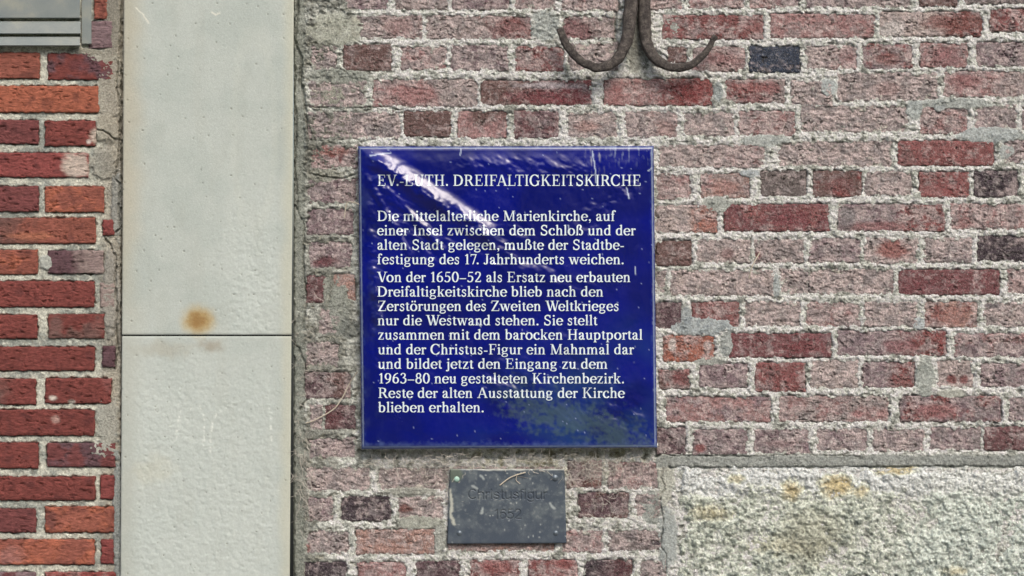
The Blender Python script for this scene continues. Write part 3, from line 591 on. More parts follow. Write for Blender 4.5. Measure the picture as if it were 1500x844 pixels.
def head(xc, y, w_=30, h=5): return R_(xc-w_/2, y-h, xc+w_/2, y)
def flag(x, y): return ('poly', [(x-9, y-9), (x-7, y-12), (x+1, y-11), (x+4, y)])
def dot(x, y, r=9): return ('fan', (x, y), E(x, y, r, r, 0, 345, 14))
sp = lambda pts, per=6: [tuple(v) for v in spline(pts, per)]
def stem(x, y0, y1): return R_(x-T/2, y0, x+T/2, y1)
G = {}
G['n'] = (77, [stem(19, 0, 68), flag(12, 69), foot(19), nib(sp([(22, 52), (32, 63), (45, 66), (54, 58), (56, 46)])), stem(57, 0, 48), foot(57)])
G['m'] = (117, [stem(19, 0, 68), flag(12, 69), foot(19), nib(sp([(22, 52), (31, 63), (43, 66), (52, 58), (54, 46)])), stem(57, 0, 48) if 0 else stem(56, 0, 48), foot(56), nib(sp([(60, 52), (70, 63), (82, 66), (91, 58), (93, 46)])), stem(95, 0, 48), foot(95)])
G['h'] = (77, [stem(19, 0, 103), flag(12, 104), foot(19), nib(sp([(22, 52), (32, 63), (45, 66), (54, 58), (56, 46)])), stem(57, 0, 48), foot(57)])
G['u'] = (77, [stem(19, 20, 68), flag(12, 69), nib(sp([(20, 24), (22, 10), (32, 3), (44, 6), (54, 16)])), stem(57, 2, 68), flag(50, 69), R_(57, 1, 72, 6)])
G['r'] = (53, [stem(19, 0, 68), flag(12, 69), foot(19), nib(sp([(22, 48), (30, 60), (40, 65)]), 9, 7), dot(44, 59, 8)])
G['i'] = (40, [stem(20, 0, 68), flag(13, 69), foot(20), dot(19, 92, 9)])
G['l'] = (40, [stem(20, 0, 103), flag(13, 104), foot(20)])
G['j'] = (40, [stem(22, -8, 68), flag(15, 69), nib(sp([(22, -4), (19, -16), (8, -22)]), 14, 7), dot(5, -18, 7), dot(21, 92, 9)])
G['t'] = (44, [stem(20, 14, 82), R_(3, 63, 38, 69), ('poly', [(4, 68), (12, 69), (20, 84), (20, 69)]), nib(sp([(20.5, 18), (23, 7), (31, 4), (40, 9)]), 15, 6)])
G['f'] = (48, [stem(20, 0, 82), foot(20, 0, 32), R_(4, 63, 38, 69), nib(sp([(20, 78), (23, 94), (34, 101), (43, 98)]), 15, 7), dot(44, 94, 7.5)])
G['o'] = (76, [nib(E(38, 34.5, 27, 32.5, 0, 360, 36), 17, 6)])
G['ö'] = (76, G['o'][1]+[dot(25, 92, 8.5), dot(51, 92, 8.5)])
G['c'] = (67, [nib(E(38, 34.5, 27, 32.5, 52, 325, 30), 17, 6), dot(53, 54, 8)])
G['e'] = (68, [nib(E(36, 34.5, 26, 32.5, 5, 325, 34), 16, 6), R_(12, 34, 63, 40)])
G['a'] = (67, [nib(sp([(13, 54), (20, 64), (31, 66.5), (41, 62), (45, 50)]), 14, 6), dot(14, 53, 8), stem(45, 8, 52), nib(sp([(45, 42), (30, 36), (17, 28), (13, 16), (19, 5), (30, 3), (45, 14)]), 14, 6), nib(sp([(46, 12), (50, 4), (56, 3), (63, 8)]), 12, 6)])
G['b'] = (77, [stem(18, 2, 103), flag(11, 104), nib(sp([(20, 52), (30, 64), (44, 65), (58, 54), (62, 36), (58, 15), (44, 3.5), (30, 4), (19, 12)]), 16, 6)])
G['d'] = (77, [stem(57, 2, 103), flag(50, 104), R_(57, 1, 72, 6), nib(sp([(55, 54), (44, 65), (31, 65), (17, 53), (13, 33), (17, 14), (30, 3.5), (44, 5), (55, 16)]), 16, 6)])
G['p'] = (77, [stem(18, -26, 68), flag(11, 69), foot(18, -26), nib(sp([(20, 52), (30, 64), (44, 65), (58, 54), (62, 36), (58, 15), (44, 3.5), (30, 4), (19, 12)]), 16, 6)])
G['g'] = (74, [nib(E(33, 47, 20, 20, 0, 360, 30), 14, 6), nib(sp([(24, 29), (15, 22), (17, 12), (32, 9), (50, 7), (60, -2), (56, -15), (36, -22), (15, -18), (10, -8), (18, 2), (26, 6)]), 10, 8), R_(50, 60, 68, 66)])
G['k'] = (77, [stem(19, 0, 103), flag(12, 104), foot(19), bar((28, 30), (58, 66), 8), head(56, 69, 28), bar((60, 2), (36, 42), 16), foot(61, 0, 30)])
G['s'] = (59, [nib(sp([(46, 52), (42, 62), (30, 66), (17, 60), (16, 48), (28, 38), (42, 29), (45, 15), (37, 5), (24, 3), (13, 10), (10, 20)]), 9, 11), R_(44, 48, 48, 68), R_(9, 2, 13, 22)])
G['w'] = (106, [bar((35, 0), (14, 66), 15), bar((35, 0), (54, 66), 7), bar((74, 0), (53, 66), 15), bar((74, 0), (92, 66), 7), head(13, 69, 30), head(50, 69, 28), head(93, 69, 24)])
G['z'] = (66, [R_(8, 63, 58, 69), bar((13, 3), (50, 66), 16), R_(8, 0, 59, 6), R_(8, 50, 12, 67), R_(55, 2, 59, 20)])
G['ß'] = (80, [stem(19, 0, 78), foot(15, 0, 24), nib(sp([(19, 74), (22, 92), (36, 101), (50, 94), (53, 80), (46, 66), (40, 58)]), 15, 7), nib(sp([(40, 58), (56, 52), (66, 36), (64, 16), (54, 4), (40, 5)]), 16, 7), dot(40, 9, 7)])
G['A'] = (106, [bar((88, 2), (52, 100), 17), bar((18, 2), (50, 98), 7.5), R_(28, 32, 76, 38), foot(18, 0, 30), foot(88, 0, 34)])
G['C'] = (98, [nib(E(52, 50, 41, 49, 42, 318, 34), 18, 7), R_(83, 68, 88, 100), R_(84, 10, 88, 28)])
G['D'] = (106, [stem(25, 2, 98), foot(22, 0, 30), head(22, 100, 30), nib([(24, 96.5)]+sp([(45, 96.5), (72, 88), (88, 64), (90, 48), (84, 24), (66, 8), (44, 3.5)])+[(24, 3.5)], 18, 7)])
G['E'] = (92, [stem(25, 2, 98), R_(8, 0, 78, 6), R_(8, 94, 76, 100), R_(24, 48, 60, 54), R_(72, 74, 77, 98), R_(76, 2, 81, 26), R_(57, 38, 62, 64)])
G['F'] = (84, [stem(25, 2, 98), foot(25, 0, 36), R_(8, 94, 76, 100), R_(24, 47, 60, 53), R_(72, 74, 77, 98), R_(57, 37, 62, 63)])
G['G'] = (106, [nib(E(52, 50, 41, 49, 42, 322, 34), 18, 7), R_(83, 68, 88, 100), stem(84, 6, 42), head(84, 46, 34)])
G['H'] = (108, [stem(25, 2, 98), stem(83, 2, 98), foot(25, 0, 36), foot(83, 0, 36), head(25, 100, 36), head(83, 100, 36), R_(25, 48, 83, 54)])
G['I'] = (50, [stem(25, 2, 98), foot(25, 0, 36), head(25, 100, 36)])
G['J'] = (58, [stem(36, 20, 98), head(36, 100, 36), nib(sp([(36, 26), (33, 8), (20, 1), (10, 6)]), 15, 7), dot(11, 9, 8)])
G['K'] = (106, [stem(25, 2, 98), foot(25, 0, 36), head(25, 100, 36), bar((32, 42), (80, 97), 8.5), head(80, 100, 32), bar((84, 2), (46, 60), 18), foot(86, 0, 34)])
G['L'] = (90, [stem(25, 2, 98), R_(8, 0, 80, 6), head(25, 100, 36), R_(76, 2, 81, 30)])
G['M'] = (130, [bar((24, 2), (24, 96), 7), bar((63, 2), (27, 98), 17), bar((63, 2), (101, 98), 7), stem(104, 2, 98), foot(24, 0, 28), foot(104, 0, 36), head(20, 100, 24), head(106, 100, 28)])
G['R'] = (101, [stem(25, 2, 98), foot(25, 0, 36), head(22, 100, 30), nib([(24, 96.5)]+sp([(45, 96.5), (66, 90), (73, 74), (66, 56), (46, 50)])+[(24, 50)], 17, 7), bar((84, 2), (54, 50), 18), foot(88, 0, 26)])
G['S'] = (82, [nib(sp([(66, 76), (60, 91), (42, 97), (24, 90), (18, 74), (26, 60), (44, 50), (62, 39), (66, 23), (56, 7), (38, 3), (20, 10), (13, 26)]), 12, 12), R_(64, 70, 69, 99), R_(11, 1, 16, 32)])
G['T'] = (90, [stem(45, 2, 98), foot(45, 0, 38), R_(8, 94, 82, 100), R_(6, 74, 11, 100), R_(79, 74, 84, 100)])
G['U'] = (106, [stem(25, 34, 98), head(25, 100, 36), nib(sp([(25, 38), (28, 16), (42, 4), (58, 3.5), (76, 14), (83, 38)]), 15, 8), R_(80, 34, 87, 98), head(84, 100, 30)])
G['V'] = (104, [bar((52, 0), (20, 98), 17), bar((54, 0), (85, 98), 7.5), head(19, 100, 36), head(86, 100, 30)])
G['W'] = (140, [bar((48, 0), (20, 98), 17), bar((50, 0), (74, 92), 7.5), bar((96, 0), (68, 98), 17), bar((98, 0), (122, 98), 7.5), head(19, 100, 36), head(68, 100, 34), head(123, 100, 28)])
G['Z'] = (90, [R_(12, 94, 80, 100), bar((17, 3), (72, 97), 17), R_(8, 0, 82, 6), R_(12, 76, 17, 98), R_(79, 2, 84, 26)])
G['0'] = (75, [nib(E(37.5, 50, 26, 48, 0, 360, 36), 16, 6)])
G['1'] = (60, [stem(34, 2, 100), foot(34, 0, 34), ('poly', [(12, 84), (14, 80), (28, 84), (34, 100), (30, 98)])])
G['2'] = (75, [nib(sp([(13, 74), (20, 92), (36, 98), (53, 90), (57, 72), (46, 48), (28, 24), (12, 6)]), 14, 7), R_(10, 0, 62, 9), R_(60, 2, 65, 20)])
G['3'] = (75, [nib(sp([(14, 80), (22, 94), (38, 98), (52, 88), (50, 68), (32, 54)]), 13, 7), nib(sp([(32, 54), (52, 50), (60, 30), (50, 8), (30, 2), (13, 10)]), 15, 7), dot(14, 12, 7)])
G['5'] = (75, [R_(22, 90, 62, 99), bar((18, 52), (23, 97), 6), nib(sp([(19, 55), (36, 60), (54, 50), (59, 30), (48, 8), (28, 2), (12, 9)]), 15, 7), dot(14, 11, 7)])
G['6'] = (75, [nib(E(38, 31, 24, 28, 0, 360, 30), 15, 6), nib(sp([(16, 34), (18, 64), (34, 88), (58, 100)]), 15, 5)])
G['9'] = (75, [nib(E(37, 67, 24, 30, 0, 360, 30), 15, 6), nib(sp([(59, 64), (56, 34), (42, 12), (17, -1)]), 15, 5)])
G['7'] = (68, [R_(8, 89, 64, 98), bar((28, 0), (59, 94), 9), R_(7, 76, 12, 98)])
G['8'] = (75, [nib(E(37.5, 75, 19, 23, 0, 360, 28), 13, 7), nib(E(37.5, 27, 24, 26, 0, 360, 30), 15, 7)])
G['.'] = (36, [dot(18, 8, 9.5)])
G[','] = (36, [dot(18, 8, 9), ('poly', [(20, 0), (27, 6), (24, -10), (12, -19), (11, -16), (18, -9)])])
G['-'] = (46, [R_(6, 27, 40, 36)])
G['–'] = (72, [R_(4, 29, 68, 37)])
G[' '] = (37, [])
KERN = {('V', 'o'): -14, ('W', 'e'): -14, ('V', '.'): -16, ('Z', 'w'): -2, ('7', '.'): -12, ('K', 'i'): -2, ('F', 'A'): -12, ('A', 'L'): -4, ('L', 'T'): -14, ('f', 'a'): -4, ('r', 'f'): -2}
M_letter, _nt, _b = new_mat('white_enamel', .25, .5); _b.inputs['Base Color'].default_value = (.60, .69, .75, 1); _b.inputs['IOR'].default_value = 1.5
def text_line(s, x0, x1, base, cap, hfun, dep, parent, mat, name='text_line'):
    adv = 0; pos = []
    for i, ch in enumerate(s):
        if i: adv += KERN.get((s[i-1], ch), 0)
        pos.append(adv); adv += G[ch][0]
    k = cap/100; first = 9 if s[0] in 'DEHRKILF' else 6; span = adv-first-5
    kx = (x1-x0)/span; co = []; fa = []
    for ch, p0 in zip(s, pos):
        for j, prim in enumerate(G[ch][1]):
            off = .0006+j*.00004
            if prim[0] == 'poly' and len(prim[1]) == 4 and ch:
                q4 = np.array(prim[1], float); la = np.linalg.norm(q4[1]-q4[0]); lb = np.linalg.norm(q4[2]-q4[1])
                if lb < la: q4 = np.roll(q4, -1, 0); la, lb = lb, la
                ns = max(1, int(lb/10)); tt = np.linspace(0, 1, ns+1)[:, None]; aa = q4[0]+(q4[3]-q4[0])*tt; bb = q4[1]+(q4[2]-q4[1])*tt
                pts = [tuple(v) for v in aa]+[tuple(v) for v in bb]; n_ = ns+1; f = [[q, q+1, n_+q+1, n_+q] for q in range(ns)]
            elif prim[0] == 'poly': pts = prim[1]; f = [list(range(len(pts)))]
            elif prim[0] == 'fan': pts = [prim[1]]+prim[2]; n_ = len(prim[2]); f = [[0, 1+q, 1+(q+1) % n_] for q in range(n_)]
            else:
                a, b = prim[1], prim[2]; pts = list(map(tuple, a))+list(map(tuple, b)); n_ = len(a); f = [[q, q+1, n_+q+1, n_+q] for q in range(n_-1)]
            px = np.array([x0+(p0-first+v[0])*kx for v in pts]); py = np.array([base-v[1]*k for v in pts])
            d_ = dep+hfun(px, py)/1000+off; st = len(co); co += list(P(px, py, d_))
            for q in f:
                v = np.array([co[st+i_] for i_ in q[:3]]); nn = np.cross(v[1]-v[0], v[2]-v[0])[1]
                q = q if nn < 0 else q[::-1]; fa.append([st+i_ for i_ in q])
    o = pymesh(name, co, fa, mat, parent); return o
LINES = [("EV.-LUTH. DREIFALTIGKEITSKIRCHE", 553.5, 939, 272.3, 16.2), ("Die mittelalterliche Marienkirche, auf", 553, 901, 323.8, 15), ("einer Insel zwischen dem Schloß und der", 553, 930.7, 344.8, 15),
 ("alten Stadt gelegen, mußte der Stadtbe-", 553, 914, 366, 15), ("festigung des 17. Jahrhunderts weichen.", 553, 914, 387.2, 15), ("Von der 1650–52 als Ersatz neu erbauten", 553, 923.2, 413.3, 15),
 ("Dreifaltigkeitskirche blieb nach den", 553, 883.5, 434.5, 15), ("Zerstörungen des Zweiten Weltkrieges", 553.5, 906.5, 455.6, 15), ("nur die Westwand stehen. Sie stellt", 553.5, 874.7, 476.6, 15),
 ("zusammen mit dem barocken Hauptportal", 554, 941, 497.6, 15), ("und der Christus-Figur ein Mahnmal dar", 554, 928.3, 519.2, 15), ("und bildet jetzt den Eingang zu dem", 554, 890, 540.3, 15),
 ("1963–80 neu gestalteten Kirchenbezirk.", 554.5, 914.5, 561.7, 15), ("Reste der alten Ausstattung der Kirche", 554.5, 914.5, 583, 15), ("blieben erhalten.", 554.5, 709, 604, 15)]
for s, x0, x1, bs, cap in LINES:
    text_line(s, x0, x1, bs, cap, sign_h, SD-.004, sg, M_letter)
# spacers that hold the plate off the wall
M_dark, _n, _b = new_mat('dark_metal', .6, .4); _b.inputs['Base Color'].default_value = (.05, .05, .055, 1)
for (px, py) in ((548, 236), (936, 236), (552, 636), (942, 636)):
    pa = [P(px, py, -.012), P(px, py, .018)]; co, f = tube(pa, .009, 10); pymesh('spacer', co, f, M_dark, sg)

# ------------------------------------------------------------------ small grey metal plaque
def mat_plaque():
    m, nt, b = new_mat('weathered_zinc', .55, .5); b.inputs['Metallic'].default_value = .25
    at = N(nt, 'ShaderNodeVertexColor', layer_name='col'); geo = N(nt, 'ShaderNodeNewGeometry'); pos = geo.outputs['Position']
    n = noise(nt, pos, 700, 4, .7); c = mixn(nt, at.outputs[0], ramp(nt, n, [(.3, .75), (.7, 1.3)]), 1.0, 'MULTIPLY'); nt.links.new(c, b.inputs['Base Color'])
    bump(nt, b, n, .6, .0006); return m
M_plaque = mat_plaque()
pq = empty('metal_plaque', Vector(P(743, 797, .008)), 'small dark grey metal plaque engraved with 1652, mounted below the blue sign', 'plaque')
U, V = np.meshgrid(np.linspace(0, 1, 130), np.linspace(0, 1, 86))
X = (659+U*168)*(1-V)+(655+U*175)*V; Y = (687+U*0)*(1-V)+(797+U*-1)*V+0*U
fn = fbm(X, Y, 20, 4, 701, .65); f2 = fbm(X, Y, 5, 3, 711); e = np.minimum(np.minimum(U, 1-U)*170, np.minimum(V, 1-V)*110)
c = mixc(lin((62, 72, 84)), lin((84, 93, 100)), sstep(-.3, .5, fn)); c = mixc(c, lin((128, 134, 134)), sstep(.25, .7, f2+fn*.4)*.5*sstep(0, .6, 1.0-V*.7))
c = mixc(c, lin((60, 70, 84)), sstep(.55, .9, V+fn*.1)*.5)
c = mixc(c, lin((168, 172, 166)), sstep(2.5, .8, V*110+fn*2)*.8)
q = polydist(X, Y, [(659, 718), (662, 740), (660, 752), (665, 768)], 1.5); c = mixc(c, lin((176, 178, 168)), sstep(3.0, 1.4, q+f2)*.9)
for pts in ([(707, 745), (705, 752)], [(704, 697), (708, 702)], [(806, 738), (812, 745)], [(692, 712), (699, 716)]): c = mixc(c, lin((158, 166, 166)), sstep(2.4, .8, polydist(X, Y, pts, 1.5))*.8)
c = mixc(c, lin((88, 98, 84)), sstep(1.2, .8, np.hypot((X-667)/11, (Y-695)/11)+.1*fn)*.7)
c1, _, cid = cell(X, Y, 8, 771); c = mixc(c, lin((180, 186, 184)), sstep(.16, .07, c1)*(cid > .9)*.8)
Zp = .010+(.3*fn*.4-1.2*sstep(1.5, 0, e))/1000
# engraved text cut as shallow grooves using stroke distance
def groove_strokes(word, x0, x1, base, cap):
    out = []
    SK = {'C': (62, [E(32, 36, 27, 36, 45, 315, 12)]), 'h': (52, [[(8, 0), (8, 72)], sp([(8, 38), (20, 51), (36, 49), (42, 36), (42, 0)], 3)]), 'r': (34, [[(8, 0), (8, 52)], sp([(8, 34), (17, 48), (30, 51)], 3)]),
          'i': (20, [[(10, 0), (10, 52)], [(10, 66), (10, 71)]]), 's': (46, [sp([(38, 42), (24, 52), (9, 42), (14, 30), (34, 23), (38, 10), (24, 0), (7, 9)], 3)]), 't': (30, [[(14, 8), (14, 68)], [(3, 51), (27, 51)], [(14, 8), (20, 0), (27, 1)]]),
          'u': (52, [sp([(8, 52), (8, 18), (14, 3), (28, 1), (42, 14)], 3), [(43, 0), (43, 52)]]), 'f': (30, [[(13, 0), (13, 58)], sp([(13, 56), (17, 70), (28, 71)], 3), [(3, 51), (26, 51)]]), 'g': (54, [E(26, 26, 19, 25, 0, 360, 14), sp([(45, 52), (45, -6), (34, -20), (18, -20), (8, -10)], 3)]),
          '1': (36, [[(6, 56), (22, 72)], [(22, 72), (22, 0)]]), '6': (54, [E(27, 23, 20, 23, 0, 360, 14), sp([(7, 26), (10, 54), (24, 71), (44, 64)], 3)]), '5': (54, [[(44, 71), (14, 71)], [(14, 71), (10, 38)], sp([(10, 38), (28, 47), (46, 34), (44, 10), (26, 0), (7, 10)], 3)]),
          '2': (54, [sp([(8, 54), (16, 69), (34, 71), (46, 56), (38, 36), (8, 1)], 3), [(8, 1), (48, 1)]])}
    tot = sum(SK[ch][0] for ch in word); k = (x1-x0)/tot; ky = cap/72; x = x0
    for ch in word:
        for st in SK[ch][1]: out.append([(x+a*k, base-b*ky) for a, b in st])
        x += SK[ch][0]*k
    return out
g = np.full(X.shape, 99.)
XX, YY = np.meshgrid(np.linspace(0, 1, 420), np.linspace(0, 1, 276))
def dist_strokes(X, Y, strokes):
    g = np.full(X.shape, 99.)
    for st in strokes:
        for (ax, ay), (bx, by) in zip(st[:-1], st[1:]):
            vx, vy = bx-ax, by-ay; tt = np.clip(((X-ax)*vx+(Y-ay)*vy)/(vx*vx+vy*vy+1e-9), 0, 1); g = np.minimum(g, np.hypot(X-ax-tt*vx, Y-ay-tt*vy))
    return g
us = np.unique(np.concatenate([np.linspace(0, .14, 14), np.linspace(.14, .86, 260), np.linspace(.86, 1, 18)])); vs = np.unique(np.concatenate([np.linspace(0, .28, 24), np.linspace(.28, .72, 110), np.linspace(.72, 1, 24)]))
from bisect import bisect
def resample(A, U2, V2):
    iy = V2*(A.shape[0]-1); ix = U2*(A.shape[1]-1); y0 = np.clip(np.floor(iy).astype(int), 0, A.shape[0]-2); x0 = np.clip(np.floor(ix).astype(int), 0, A.shape[1]-2); fy = iy-y0; fx = ix-x0
    if A.ndim == 3: fy = fy[..., None]; fx = fx[..., None]
    return (A[y0, x0]*(1-fx)+A[y0, x0+1]*fx)*(1-fy)+(A[y0+1, x0]*(1-fx)+A[y0+1, x0+1]*fx)*fy
U2, V2 = np.meshgrid(us, vs); Xf = resample(X, U2, V2); Yf = resample(Y, U2, V2); Zf = resample(Zp, U2, V2); cf = resample(c, U2, V2)
gg = dist_strokes(Xf, Yf, groove_strokes('Christusfigur', 685, 802, 731, 13.5)+groove_strokes('1652', 724, 764, 760, 13.5))
Zf = Zf-.0012*sstep(1.15, .45, gg)*sstep(-.5, .3, fbm(Xf, Yf, 9, 3, 781)+.4)
cf = mixc(cf, lin((46, 52, 60)), sstep(1.2, .6, gg)*.4)      # engraved strokes coloured darker than the plate
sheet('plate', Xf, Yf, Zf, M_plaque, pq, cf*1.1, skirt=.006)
M_verd, _n, _b = new_mat('verdigris_rivet', .6, .4); _b.inputs['Base Color'].default_value = (.34, .52, .45, 1)
M_riv, _n, _b = new_mat('grey_rivet', .4, .5); _b.inputs['Base Color'].default_value = (.13, .16, .19, 1); _b.inputs['Metallic'].default_value = .5
for (px, py, m_, r) in ((669, 702, M_verd, 4.2), (813, 700, M_riv, 5), (673, 781, M_riv, 4), (814, 781, M_riv, 4)):
    co = []; f = []; n_ = 14
    for k in range(5):
        a = math.radians(k*22); rr = r*math.cos(a); hz = r*.55*math.sin(a)
        co += [P(px+rr*math.cos(2*math.pi*q/n_), py+rr*math.sin(2*math.pi*q/n_), .0095+hz*S) for q in range(n_)]
    co.append(P(px, py, .0095+r*.58*S))
    for k in range(4): f += [(k*n_+q, (k+1)*n_+q, (k+1)*n_+(q+1) % n_, k*n_+(q+1) % n_) for q in range(n_)]
    f += [(4*n_+q, 5*n_, 4*n_+(q+1) % n_) for q in range(n_)]
    o = pymesh('rivet', co, f, m_, pq, smooth=True)
    if m_ is M_verd: o['label'] = 'rivet gone pale green'

# ------------------------------------------------------------------ wrought iron anchor with two curled hooks
def mat_iron():
    m, nt, b = new_mat('rusty_iron', .75, .4); geo = N(nt, 'ShaderNodeNewGeometry'); pos = geo.outputs['Position']
    n = noise(nt, pos, 120, 5, .7); n2 = noise(nt, pos, 600, 4, .7)
    c = ramp(nt, n, [(.36, (.05, .042, .04)), (.5, (.098, .084, .078)), (.66, (.19, .17, .15))]); c = mixn(nt, c, ramp(nt, n2, [(.3, .55), (.7, 1.35)]), 1.0, 'MULTIPLY'); nt.links.new(c, b.inputs['Base Color'])
    p = bump(nt, b, n, 1, .010); bump(nt, b, n2, 1, .004, p); return m
M_iron = mat_iron()
an = empty('wall_anchor', Vector(P(932, 60, .02)), 'rusty iron wall anchor ending in two upturned hooks, above the blue sign', 'hook')
def hook(pts, rad):
    q = spline(pts, 8); path = P(q[:, 0], q[:, 1], q[:, 2]); n_ = len(path); r = np.interp(np.linspace(0, 1, n_), np.linspace(0, 1, len(rad)), rad)*S
    path[:, 2] += fbm(q[:, 0]*0+3, q[:, 1]+q[:, 0], 14, 3, 815)*S*1.2; path[:, 0] += fbm(q[:, 0]*0+7, q[:, 1]+q[:, 0], 12, 3, 811)*S*.8
    co, f = tube(path, r*(1+.14*fbm(np.arange(n_)*1., np.arange(n_)*0+q[0, 0], 3.1, 3, 817)), 10, sq=.8); co = [v+np.array([fbm(np.array([v[0]/S]), np.array([v[2]/S]), 7, 2, 819)[0]*.0014, 0, 0]) for v in co]; return pymesh('hook', co, f, M_iron, an, smooth=True)
hook([(930, -330, .006), (930, -120, .008), (926, -20, .012), (922, 30, .018), (917, 62, .026), (903, 88, .034), (880, 99, .038), (852, 90, .040), (831, 68, .040), (820, 42, .040)], [10, 10, 10, 10, 9.5, 8.5, 7, 6.5, 6, 6, 5.4])
hook([(947, -330, .002), (946, -120, .004), (944, -20, .006), (944, 30, .010), (947, 62, .018), (959, 85, .028), (982, 98, .034), (1010, 96, .038), (1032, 80, .040), (1048, 52, .042)], [9.5, 9.5, 9.5, 9.5, 9, 8, 7, 6.2, 5.6, 5, 4.2])

# ------------------------------------------------------------------ painted metal panel, top left
def mat_paint():
    m, nt, b = new_mat('grey_painted_metal', .5, .4); geo = N(nt, 'ShaderNodeNewGeometry'); pos = geo.outputs['Position']
    n = noise(nt, pos, 14, 5, .6); n2 = noise(nt, pos, 500, 3, .7)
    c = ramp(nt, n, [(.35, (.15, .18, .185)), (.55, (.19, .215, .21)), (.75, (.27, .28, .235))]); c = mixn(nt, c, ramp(nt, n2, [(.3, .9), (.7, 1.08)]), 1.0, 'MULTIPLY'); nt.links.new(c, b.inputs['Base Color']); bump(nt, b, n2, .4, .0006); return m
M_paint = mat_paint()
pn = empty('louvred_panel', Vector(P(40, 70, 0)), 'grey painted metal panel with stepped lower rails, set in the red brick wall', 'panel')
def rail(name, x0, x1, y0, y1, dt, db, back=-.01, bev=1.2):
    prof = [(y0, back), (y0, dt-.0015), (y0+bev, dt), (y1-bev, db), (y1, db-.0015), (y1, back)]
    co = [P(x, y+(0 if x < x1 else 0), d_) for x in (x0, x1) for (y, d_) in prof]; n_ = len(prof)
    f = [(k, k+1, n_+k+1, n_+k) for k in range(n_-1)]+[tuple(range(n_))[::-1], tuple(range(n_, 2*n_)), (n_-1, 0, n_, 2*n_-1)]
    return pymesh(name, co, f, M_paint, pn)
rail('sheet', -110, 117, -330, 27, .006, .010)
rail('rail', -112, 118, 31.5, 50, .007, .014)
rail('rail', -113, 117, 54, 67.5, .010, .017)
rail('side_strip', 120, 134, -330, 65, .005, .006)
rail('side_strip', -126, -114.5, -330, 65, .005, .006)

# ------------------------------------------------------------------ dry straw, roots and cobwebs
M_straw, _n, _b = new_mat('dry_straw', .8, .3); _b.inputs['Base Color'].default_value = (.52, .47, .38, 1)
M_web, _n, _b = new_mat('dusty_cobweb', .9, .2); _b.inputs['Base Color'].default_value = (.42, .40, .36, 1)
def strand_things(lst):
    for pts, r, lab in lst:
        q = spline(pts, 6); path = P(q[:, 0], q[:, 1], q[:, 2]); co, f = tube(path, r*S, 5)
        tag(pymesh('straw', co, f, M_straw, origin=path[-1]), lab, 'straw')
strand_things([([(732, 711, .012), (745, 701, .0135), (756, 696, .0135), (770, 692, .0135)], .75, 'bent dry straw lying across the upper edge of the small plaque'),
 ([(783, 689, .012), (790, 680, .022), (797, 672, .03)], .7, 'short straight straw sticking up from the top edge of the small plaque'),
 ([(1097, 408, .006), (1102, 390, .012), (1113, 370, .008)], .8, 'pale curved straw stuck to the bricks right of the blue sign'),
 ([(758, 694, .0125), (756, 703, .0125), (762, 709, .0125)], .4, 'tiny curled straw hanging on the face of the small plaque'),
 ([(523, 545, .028), (512, 562, .012), (500, 585, .008), (488, 600, .006), (462, 615, .004), (448, 620, .003)], .8, 'long pale root running down left from the blue sign'),
 ([(528, 300, .026), (516, 296, .012), (508, 298, .006), (504, 320, .004)], .7, 'thin bent straw at the left edge of the blue sign')])
rnd = random.Random(5); co = []; f = []
def web(cx, cy, sx, sy, n_, d0, d1, L=26, up=0, rr=(.16, .38)):
    global co, f
    for _ in range(n_):
        x, y = cx+rnd.gauss(0, sx), cy+rnd.gauss(0, sy); a = rnd.uniform(0, 6.28) if not up else rnd.gauss(math.pi/2, .6); L_ = rnd.uniform(.4, 1)*L; dd = rnd.uniform(d0, d1)
        p = [(x+math.cos(a)*L_*k+rnd.gauss(0, 2.0), y+math.sin(a)*L_*k*.9+rnd.gauss(0, 2.0), dd+rnd.uniform(-.002, .002)) for k in (0, .35, .7, 1)]
        q = spline(p, 4); c_, f_ = tube(P(q[:, 0], q[:, 1], q[:, 2]), rnd.uniform(*rr)*S, 3, close=False); n0 = len(co); co += list(c_); f += [tuple(i+n0 for i in g_) for g_ in f_]
web(600, 672, 50, 8, 90, .004, .016, 22); web(720, 676, 60, 6, 110, .004, .016, 20); web(870, 676, 50, 9, 110, .004, .016, 24)
web(860, 690, 26, 16, 70, .004, .012, 26); web(445, 680, 7, 40, 90, .003, .012, 24, 1); web(455, 500, 14, 40, 40, .003, .012, 22)
web(900, 740, 40, 30, 50, .003, .010, 24); web(640, 700, 20, 16, 50, .003, .010, 20)
tag(pymesh('cobwebs', co, f, M_web), 'dusty cobwebs and fine roots clinging under the blue sign and along the pillar', 'cobweb', kind='stuff')

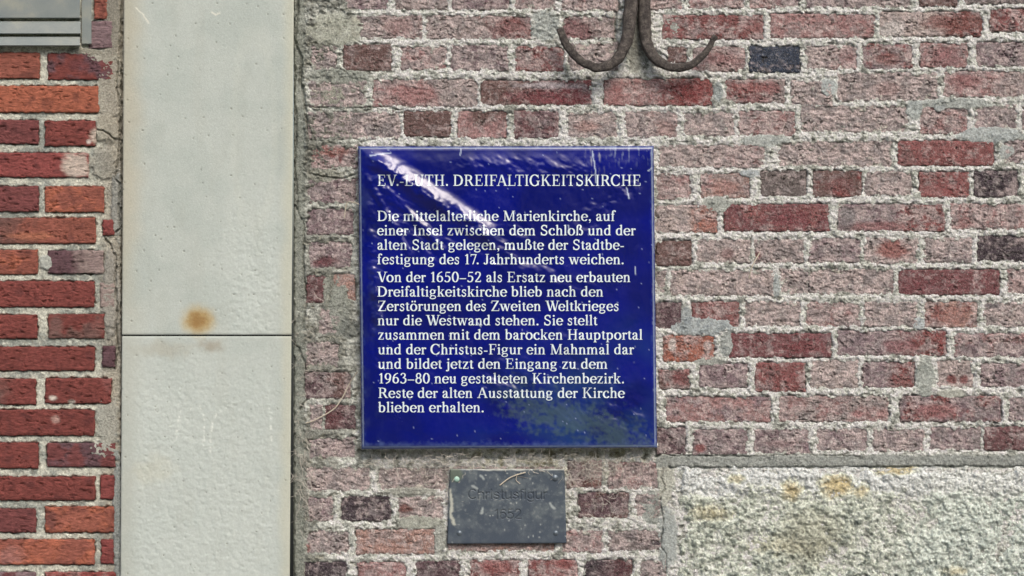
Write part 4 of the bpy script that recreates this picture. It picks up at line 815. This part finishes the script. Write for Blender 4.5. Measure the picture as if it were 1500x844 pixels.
# ------------------------------------------------------------------ what stands opposite and shows in the glaze of the sign
def plain(name, col, rough=.9, scale=3, var=.25):
    m, nt, b = new_mat(name, rough, .2); geo = N(nt, 'ShaderNodeNewGeometry'); n = noise(nt, geo.outputs['Position'], scale, 5, .65)
    nt.links.new(mixn(nt, tuple(col)+(1,), ramp(nt, n, [(.3, 1-var), (.7, 1+var)]), 1.0, 'MULTIPLY'), b.inputs['Base Color']); return m
M_pave = plain('paving', (.16, .155, .15), scale=9); M_grass = plain('lawn', (.10, .13, .04), scale=20); M_leaf = plain('leaves', (.045, .065, .022), scale=6, var=.5); M_bark = plain('bark', (.10, .075, .055), scale=12)
gr = pymesh('ground', [(-150, 3, 0), (150, 3, 0), (150, -200, 0), (-150, -200, 0)], [(0, 3, 2, 1)], M_pave, origin=np.array([0, 0, 0])); gr['kind'] = 'structure'
lw = pymesh('lawn', [(-60, -5, .004), (60, -5, .004), (60, -60, .004), (-60, -60, .004)], [(0, 3, 2, 1)], M_grass, origin=np.array([0, -30, 0])); lw['kind'] = 'structure'
def tree(x, y, h, r, seed, lab):
    o = empty('tree', (x, y, 0), lab, 'tree', 'trees opposite the wall'); rn = np.random.RandomState(seed); rr = random.Random(seed)
    path = [(x, y, 0), (x+.1, y, h*.3), (x-.1, y+.1, h*.6), (x, y, h*.85)]; co, f = tube(spline(path, 4), np.linspace(.22, .05, 13), 8); o0 = Vector((x, y, 0))
    for k in range(7):
        a = rr.uniform(0, 6.28); z0 = h*rr.uniform(.3, .6); c_, f_ = tube(spline([(x, y, z0), (x+math.cos(a)*r*.4, y+math.sin(a)*r*.4, z0+r*.3), (x+math.cos(a)*r*.75, y+math.sin(a)*r*.75, z0+r*.6)], 4), np.linspace(.09, .02, 9), 6); n0 = len(co); co += c_; f += [tuple(i+n0 for i in g_) for g_ in f_]
    pymesh('trunk', co, f, M_bark, o, smooth=True)
    n_ = 8000; cl = rn.normal(size=(60, 3)); cl /= np.linalg.norm(cl, axis=1)[:, None]; cl = cl*(rn.uniform(.3, 1, (60, 1))**.5)*np.array([r, r, h*.36])+np.array([x, y, h*.62])
    p = cl[rn.randint(0, 60, n_)]+rn.normal(size=(n_, 3))*r*.2; a = rn.normal(size=(n_, 3)); a /= np.linalg.norm(a, axis=1)[:, None]; b = np.cross(a, rn.normal(size=(n_, 3))); b /= np.linalg.norm(b, axis=1)[:, None]
    s_ = rn.uniform(.1, .22, (n_, 1)); vv = np.stack([p-a*s_, p-b*s_*.5, p+a*s_, p+b*s_*.5], 1).reshape(-1, 3)
    mesh_np('crown', vv, np.arange(n_*4).reshape(n_, 4), M_leaf, o, smooth=False)
for i, (x, y, h, r) in enumerate(((-6, -14, 7, 2.6), (-1.2, -16, 6.5, 2.8), (4.0, -15, 7.5, 2.7), (9, -17, 7, 2.8), (-11, -17, 8, 3))):
    tree(x, y, h, r, 40+i, ['tree opposite the wall on the left side', 'broad tree straight opposite the wall', 'taller tree opposite, right of the middle', 'tree opposite, far right', 'tree opposite, far left'][i])
